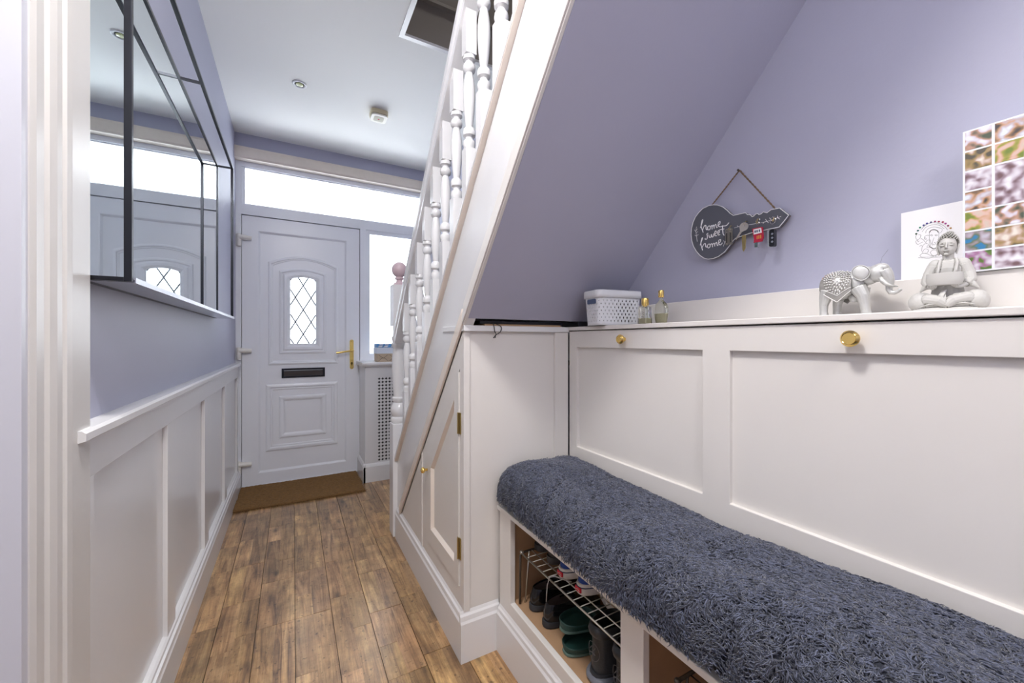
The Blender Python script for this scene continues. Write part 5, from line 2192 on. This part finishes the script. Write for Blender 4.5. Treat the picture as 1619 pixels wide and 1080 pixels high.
for i in range(34):
    a = rnd.uniform(0, 2 * PI)
    r_ = rnd.random() ** 0.5
    x = 1095 + 120 * r_ * math.cos(a)
    dd = 95 * r_ * math.sin(a)
    y = 165 + 62 * r_ * r_ + (x - 1095) * 0.22
    ell(b, e3(x, y, dd), (0.0014, 0.0014, 0.0011), sub=1)
obj('head_beads', b, mat('copper_beads', (0.55, 0.42, 0.36), 0.35, 0.6), el_, smooth=True, kind='stuff')
b = NB()
for i in range(16):
    x = 215 + i * 14
    ell(b, cloth_pt(x, 0.10 + 0.12 * (i % 3), 26), (0.0013, 0.0013, 0.0013), sub=1)
obj('copper_flowers', b, bpy.data.materials['copper_beads'], sc_, smooth=True, kind='stuff')
b = NB()
tube(b, [e3(1110, 130, 0), e3(1130, 40, 0), e3(1180, -30, 0), e3(1220, -90, 0)], 0.00018, 4)
obj('stray_thread', b, INK, el_)

# ================================================================== SEATED STATUE
SB = (1.012, 0.243, 1.1205)
sb_ = thing('seated_statue', 'pale stone seated statue with curled hair holding a shallow bowl', 'statue', SB, rotz=math.radians(-90 + 12))
kk = 0.000108
KXs, KDs, KZs = 0.000103, 0.000118, 0.000147


def s3(x, y, d=0):
    """front-view drawing units; d = towards the viewer"""
    return Vector(((x - 535) * KXs, -d * KDs, (1049 - y) * KZs))


def se(bm, x, y, d, rx, ry, rd, rot=None, sub=3):
    ell(bm, s3(x, y, d), (rx * KXs, rd * KDs, ry * KZs), rot, sub)


def stt(bm, pts, rad, seg=12, flat=1.0):
    tube(bm, [s3(*p) for p in pts], [r * kk for r in rad], seg, flat=flat)


b = NB()
# crossed legs and lap
se(b, 535, 965, 40, 400, 105, 190)
se(b, 230, 930, 60, 170, 125, 150)
se(b, 850, 930, 60, 165, 125, 150)
stt(b, [(200, 930, 60), (330, 905, 150), (470, 930, 215), (560, 985, 215)], [110, 100, 85, 60])
stt(b, [(880, 930, 60), (740, 900, 150), (600, 925, 215), (520, 985, 225)], [110, 100, 82, 58])
se(b, 535, 1030, 60, 440, 48, 200)
for (p, q_) in (((250, 900, 190), (440, 860, 200)), ((270, 950, 200), (450, 905, 235)), ((820, 880, 190), (610, 850, 205)), ((840, 930, 195), (620, 900, 235)), ((230, 990, 190), (430, 965, 250)), ((850, 985, 190), (640, 965, 250))):
    stt(b, [p, tuple((a + c) / 2 + (0, -12, 12)[i] for i, (a, c) in enumerate(zip(p, q_))), q_], [8, 13, 7], 8)
# sash
stt(b, [(510, 800, 175), (470, 870, 235), (445, 945, 262)], [34, 40, 30], 10, 0.5)
stt(b, [(500, 820, 175), (505, 900, 245), (500, 960, 262)], [24, 30, 34], 10, 0.5)
# torso
stt(b, [(540, 880, 0), (540, 760, 5), (545, 640, 0), (548, 540, -5), (548, 470, -10)], [200, 175, 170, 190, 165], 20, 0.72)
se(b, 548, 500, -10, 235, 90, 105)
se(b, 400, 490, -5, 95, 80, 80)
se(b, 712, 500, -5, 100, 82, 80)
# sleeves
stt(b, [(385, 500, 0), (330, 590, 10), (300, 690, 45), (330, 745, 110)], [88, 82, 78, 60], 14)
stt(b, [(720, 505, 0), (770, 600, 10), (790, 690, 45), (745, 740, 110)], [90, 84, 80, 60], 14)
# hanging sleeve edges
stt(b, [(330, 700, 70), (270, 755, 90), (215, 800, 95)], [62, 40, 12], 12)
stt(b, [(770, 700, 70), (835, 755, 90), (890, 795, 95)], [62, 40, 12], 12)
# robe lapels
stt(b, [(465, 415, 40), (448, 480, 92), (432, 580, 128), (430, 640, 130)], [16, 20, 20, 16], 8)
stt(b, [(640, 415, 40), (652, 480, 92), (635, 570, 128), (605, 640, 135)], [16, 22, 22, 16], 8)
# forearms and hands
stt(b, [(330, 735, 100), (370, 765, 165), (400, 762, 200)], [46, 36, 28], 10)
stt(b, [(750, 730, 100), (690, 762, 165), (630, 760, 200)], [46, 36, 28], 10)
se(b, 385, 752, 195, 45, 22, 40)
se(b, 635, 748, 195, 50, 24, 40)
for i in range(4):
    stt(b, [(350 + 22 * i, 745, 190), (345 + 22 * i, 762, 232), (358 + 22 * i, 742, 262 - 4 * i)], [11, 11, 9], 8)
    stt(b, [(590 + 24 * i, 738, 190), (600 + 24 * i, 760, 232), (588 + 24 * i, 736, 262 - 4 * i)], [11, 11, 9], 8)
stt(b, [(420, 742, 190), (436, 728, 225)], [12, 10], 8)
stt(b, [(600, 735, 190), (580, 722, 225)], [12, 10], 8)
# neck and head
stt(b, [(548, 470, 0), (548, 400, 5), (545, 350, 10)], [75, 66, 70], 14)
se(b, 540, 262, 5, 112, 130, 112)
se(b, 540, 300, 20, 100, 92, 98)
se(b, 538, 352, 60, 52, 32, 44)
# nose, brows, lids, lips
stt(b, [(532, 225, 108), (528, 262, 124), (524, 296, 134)], [9, 11, 15], 10)
se(b, 524, 298, 126, 20, 10, 12, sub=2)
for sx_, cx_ in ((-1, 482), (1, 580)):
    stt(b, [(cx_ - 42, 248, 84 if sx_ < 0 else 104), (cx_, 232, 108), (cx_ + 42, 246, 104 if sx_ < 0 else 84)], [5, 8, 5], 8)
    se(b, cx_, 262, 92, 38, 15, 18, sub=2)
se(b, 528, 328, 112, 36, 7, 14, sub=2)
se(b, 528, 341, 108, 26, 7, 14, sub=2)
se(b, 528, 368, 96, 30, 20, 18, sub=2)
# long ears
stt(b, [(428, 225, -5), (420, 270, 0), (430, 330, 5), (440, 365, 10)], [14, 20, 14, 12], 8)
stt(b, [(652, 225, -5), (662, 270, 0), (652, 330, 5), (642, 365, 10)], [14, 20, 14, 12], 8)
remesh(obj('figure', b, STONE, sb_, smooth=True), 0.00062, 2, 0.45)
b = NB()
for cx_, dx_ in ((482, -1), (580, 1)):
    stt(b, [(cx_ - 34, 265, 108 if dx_ > 0 else 96), (cx_ - 12, 274, 111), (cx_ + 12, 274, 111), (cx_ + 34, 264, 96 if dx_ > 0 else 108)], [1.6, 3.2, 3.2, 1.6], 6)
stt(b, [(494, 330, 116), (516, 334, 126), (528, 332, 128), (540, 334, 126), (562, 328, 116)], [1.5, 3, 3, 3, 1.5], 6)
obj('carved_lines', b, mat('patina_line', (0.08, 0.075, 0.06), 0.7), sb_, kind='stuff')
# curled hair
hr_ = NB()
cen = s3(545, 235, -12)
rx_, rd_, rz_ = 130 * KXs, 126 * KDs, 134 * KZs
ga = PI * (3 - math.sqrt(5))
NH = 200
for i in range(NH):
    zt = 1 - 1.45 * i / NH
    rr = math.sqrt(max(0, 1 - zt * zt))
    a = i * ga
    dx_, dy_ = rr * math.cos(a), rr * math.sin(a)      # dy<0 is the face side
    hairline = 0.40 - 0.14 * abs(dx_)
    if dy_ < -0.30 and zt < hairline + (0.05 if dy_ < -0.6 else -0.10):
        continue
    if abs(dx_) > 0.5 and dy_ < 0.0 and zt < 0.0:
        continue
    p = cen + Vector((dx_ * rx_, dy_ * rd_, zt * rz_))
    ell(hr_, p, (11.0 * kk, 11.5 * kk, 11.5 * kk), sub=1)
for i in range(34):
    zt = 1 - 0.95 * i / 34
    rr = math.sqrt(max(0, 1 - zt * zt))
    a = i * ga
    p = s3(562, 128, -8) + Vector((rr * math.cos(a) * 58 * KXs, rr * math.sin(a) * 54 * KDs, zt * 42 * KZs))
    ell(hr_, p, (10 * kk, 10 * kk, 10 * kk), sub=1)
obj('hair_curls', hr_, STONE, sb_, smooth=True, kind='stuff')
b = NB()
ell(b, s3(545, 235, -12), (125 * KXs, 121 * KDs, 130 * KZs))
for v in list(b.verts):
    if v.co.y < cen.y - 0.25 * rd_ and v.co.z < cen.z + 0.42 * rz_:
        v.co.y = cen.y - 0.25 * rd_ + (v.co.y - (cen.y - 0.25 * rd_)) * 0.3
ell(b, s3(562, 128, -8), (55 * KXs, 50 * KDs, 38 * KZs))
obj('hair_cap', b, mat('dark_patina', (0.10, 0.095, 0.08), 0.7), sb_, smooth=True)
# bowl
b = NB()
prof_ = [(0.0, 745), (0.86, 745), (0.93, 735), (1.0, 690), (1.0, 615), (0.985, 603), (0.93, 603), (0.92, 612), (0.91, 650), (0.0, 655)]
rings = []
for r, y in prof_:
    rings.append([b.verts.new(s3(510, y, 205) + Vector((r * 218 * KXs * math.cos(2 * PI * i / 40), r * 105 * KDs * math.sin(2 * PI * i / 40), 0))) for i in range(40)])
for A_, B_ in zip(rings, rings[1:]):
    for i in range(40):
        b.faces.new([A_[i], A_[(i + 1) % 40], B_[(i + 1) % 40], B_[i]])
bmesh.ops.remove_doubles(b, verts=b.verts, dist=0.00002)
obj('bowl', b, STONE, sb_, smooth=True, auto=40)
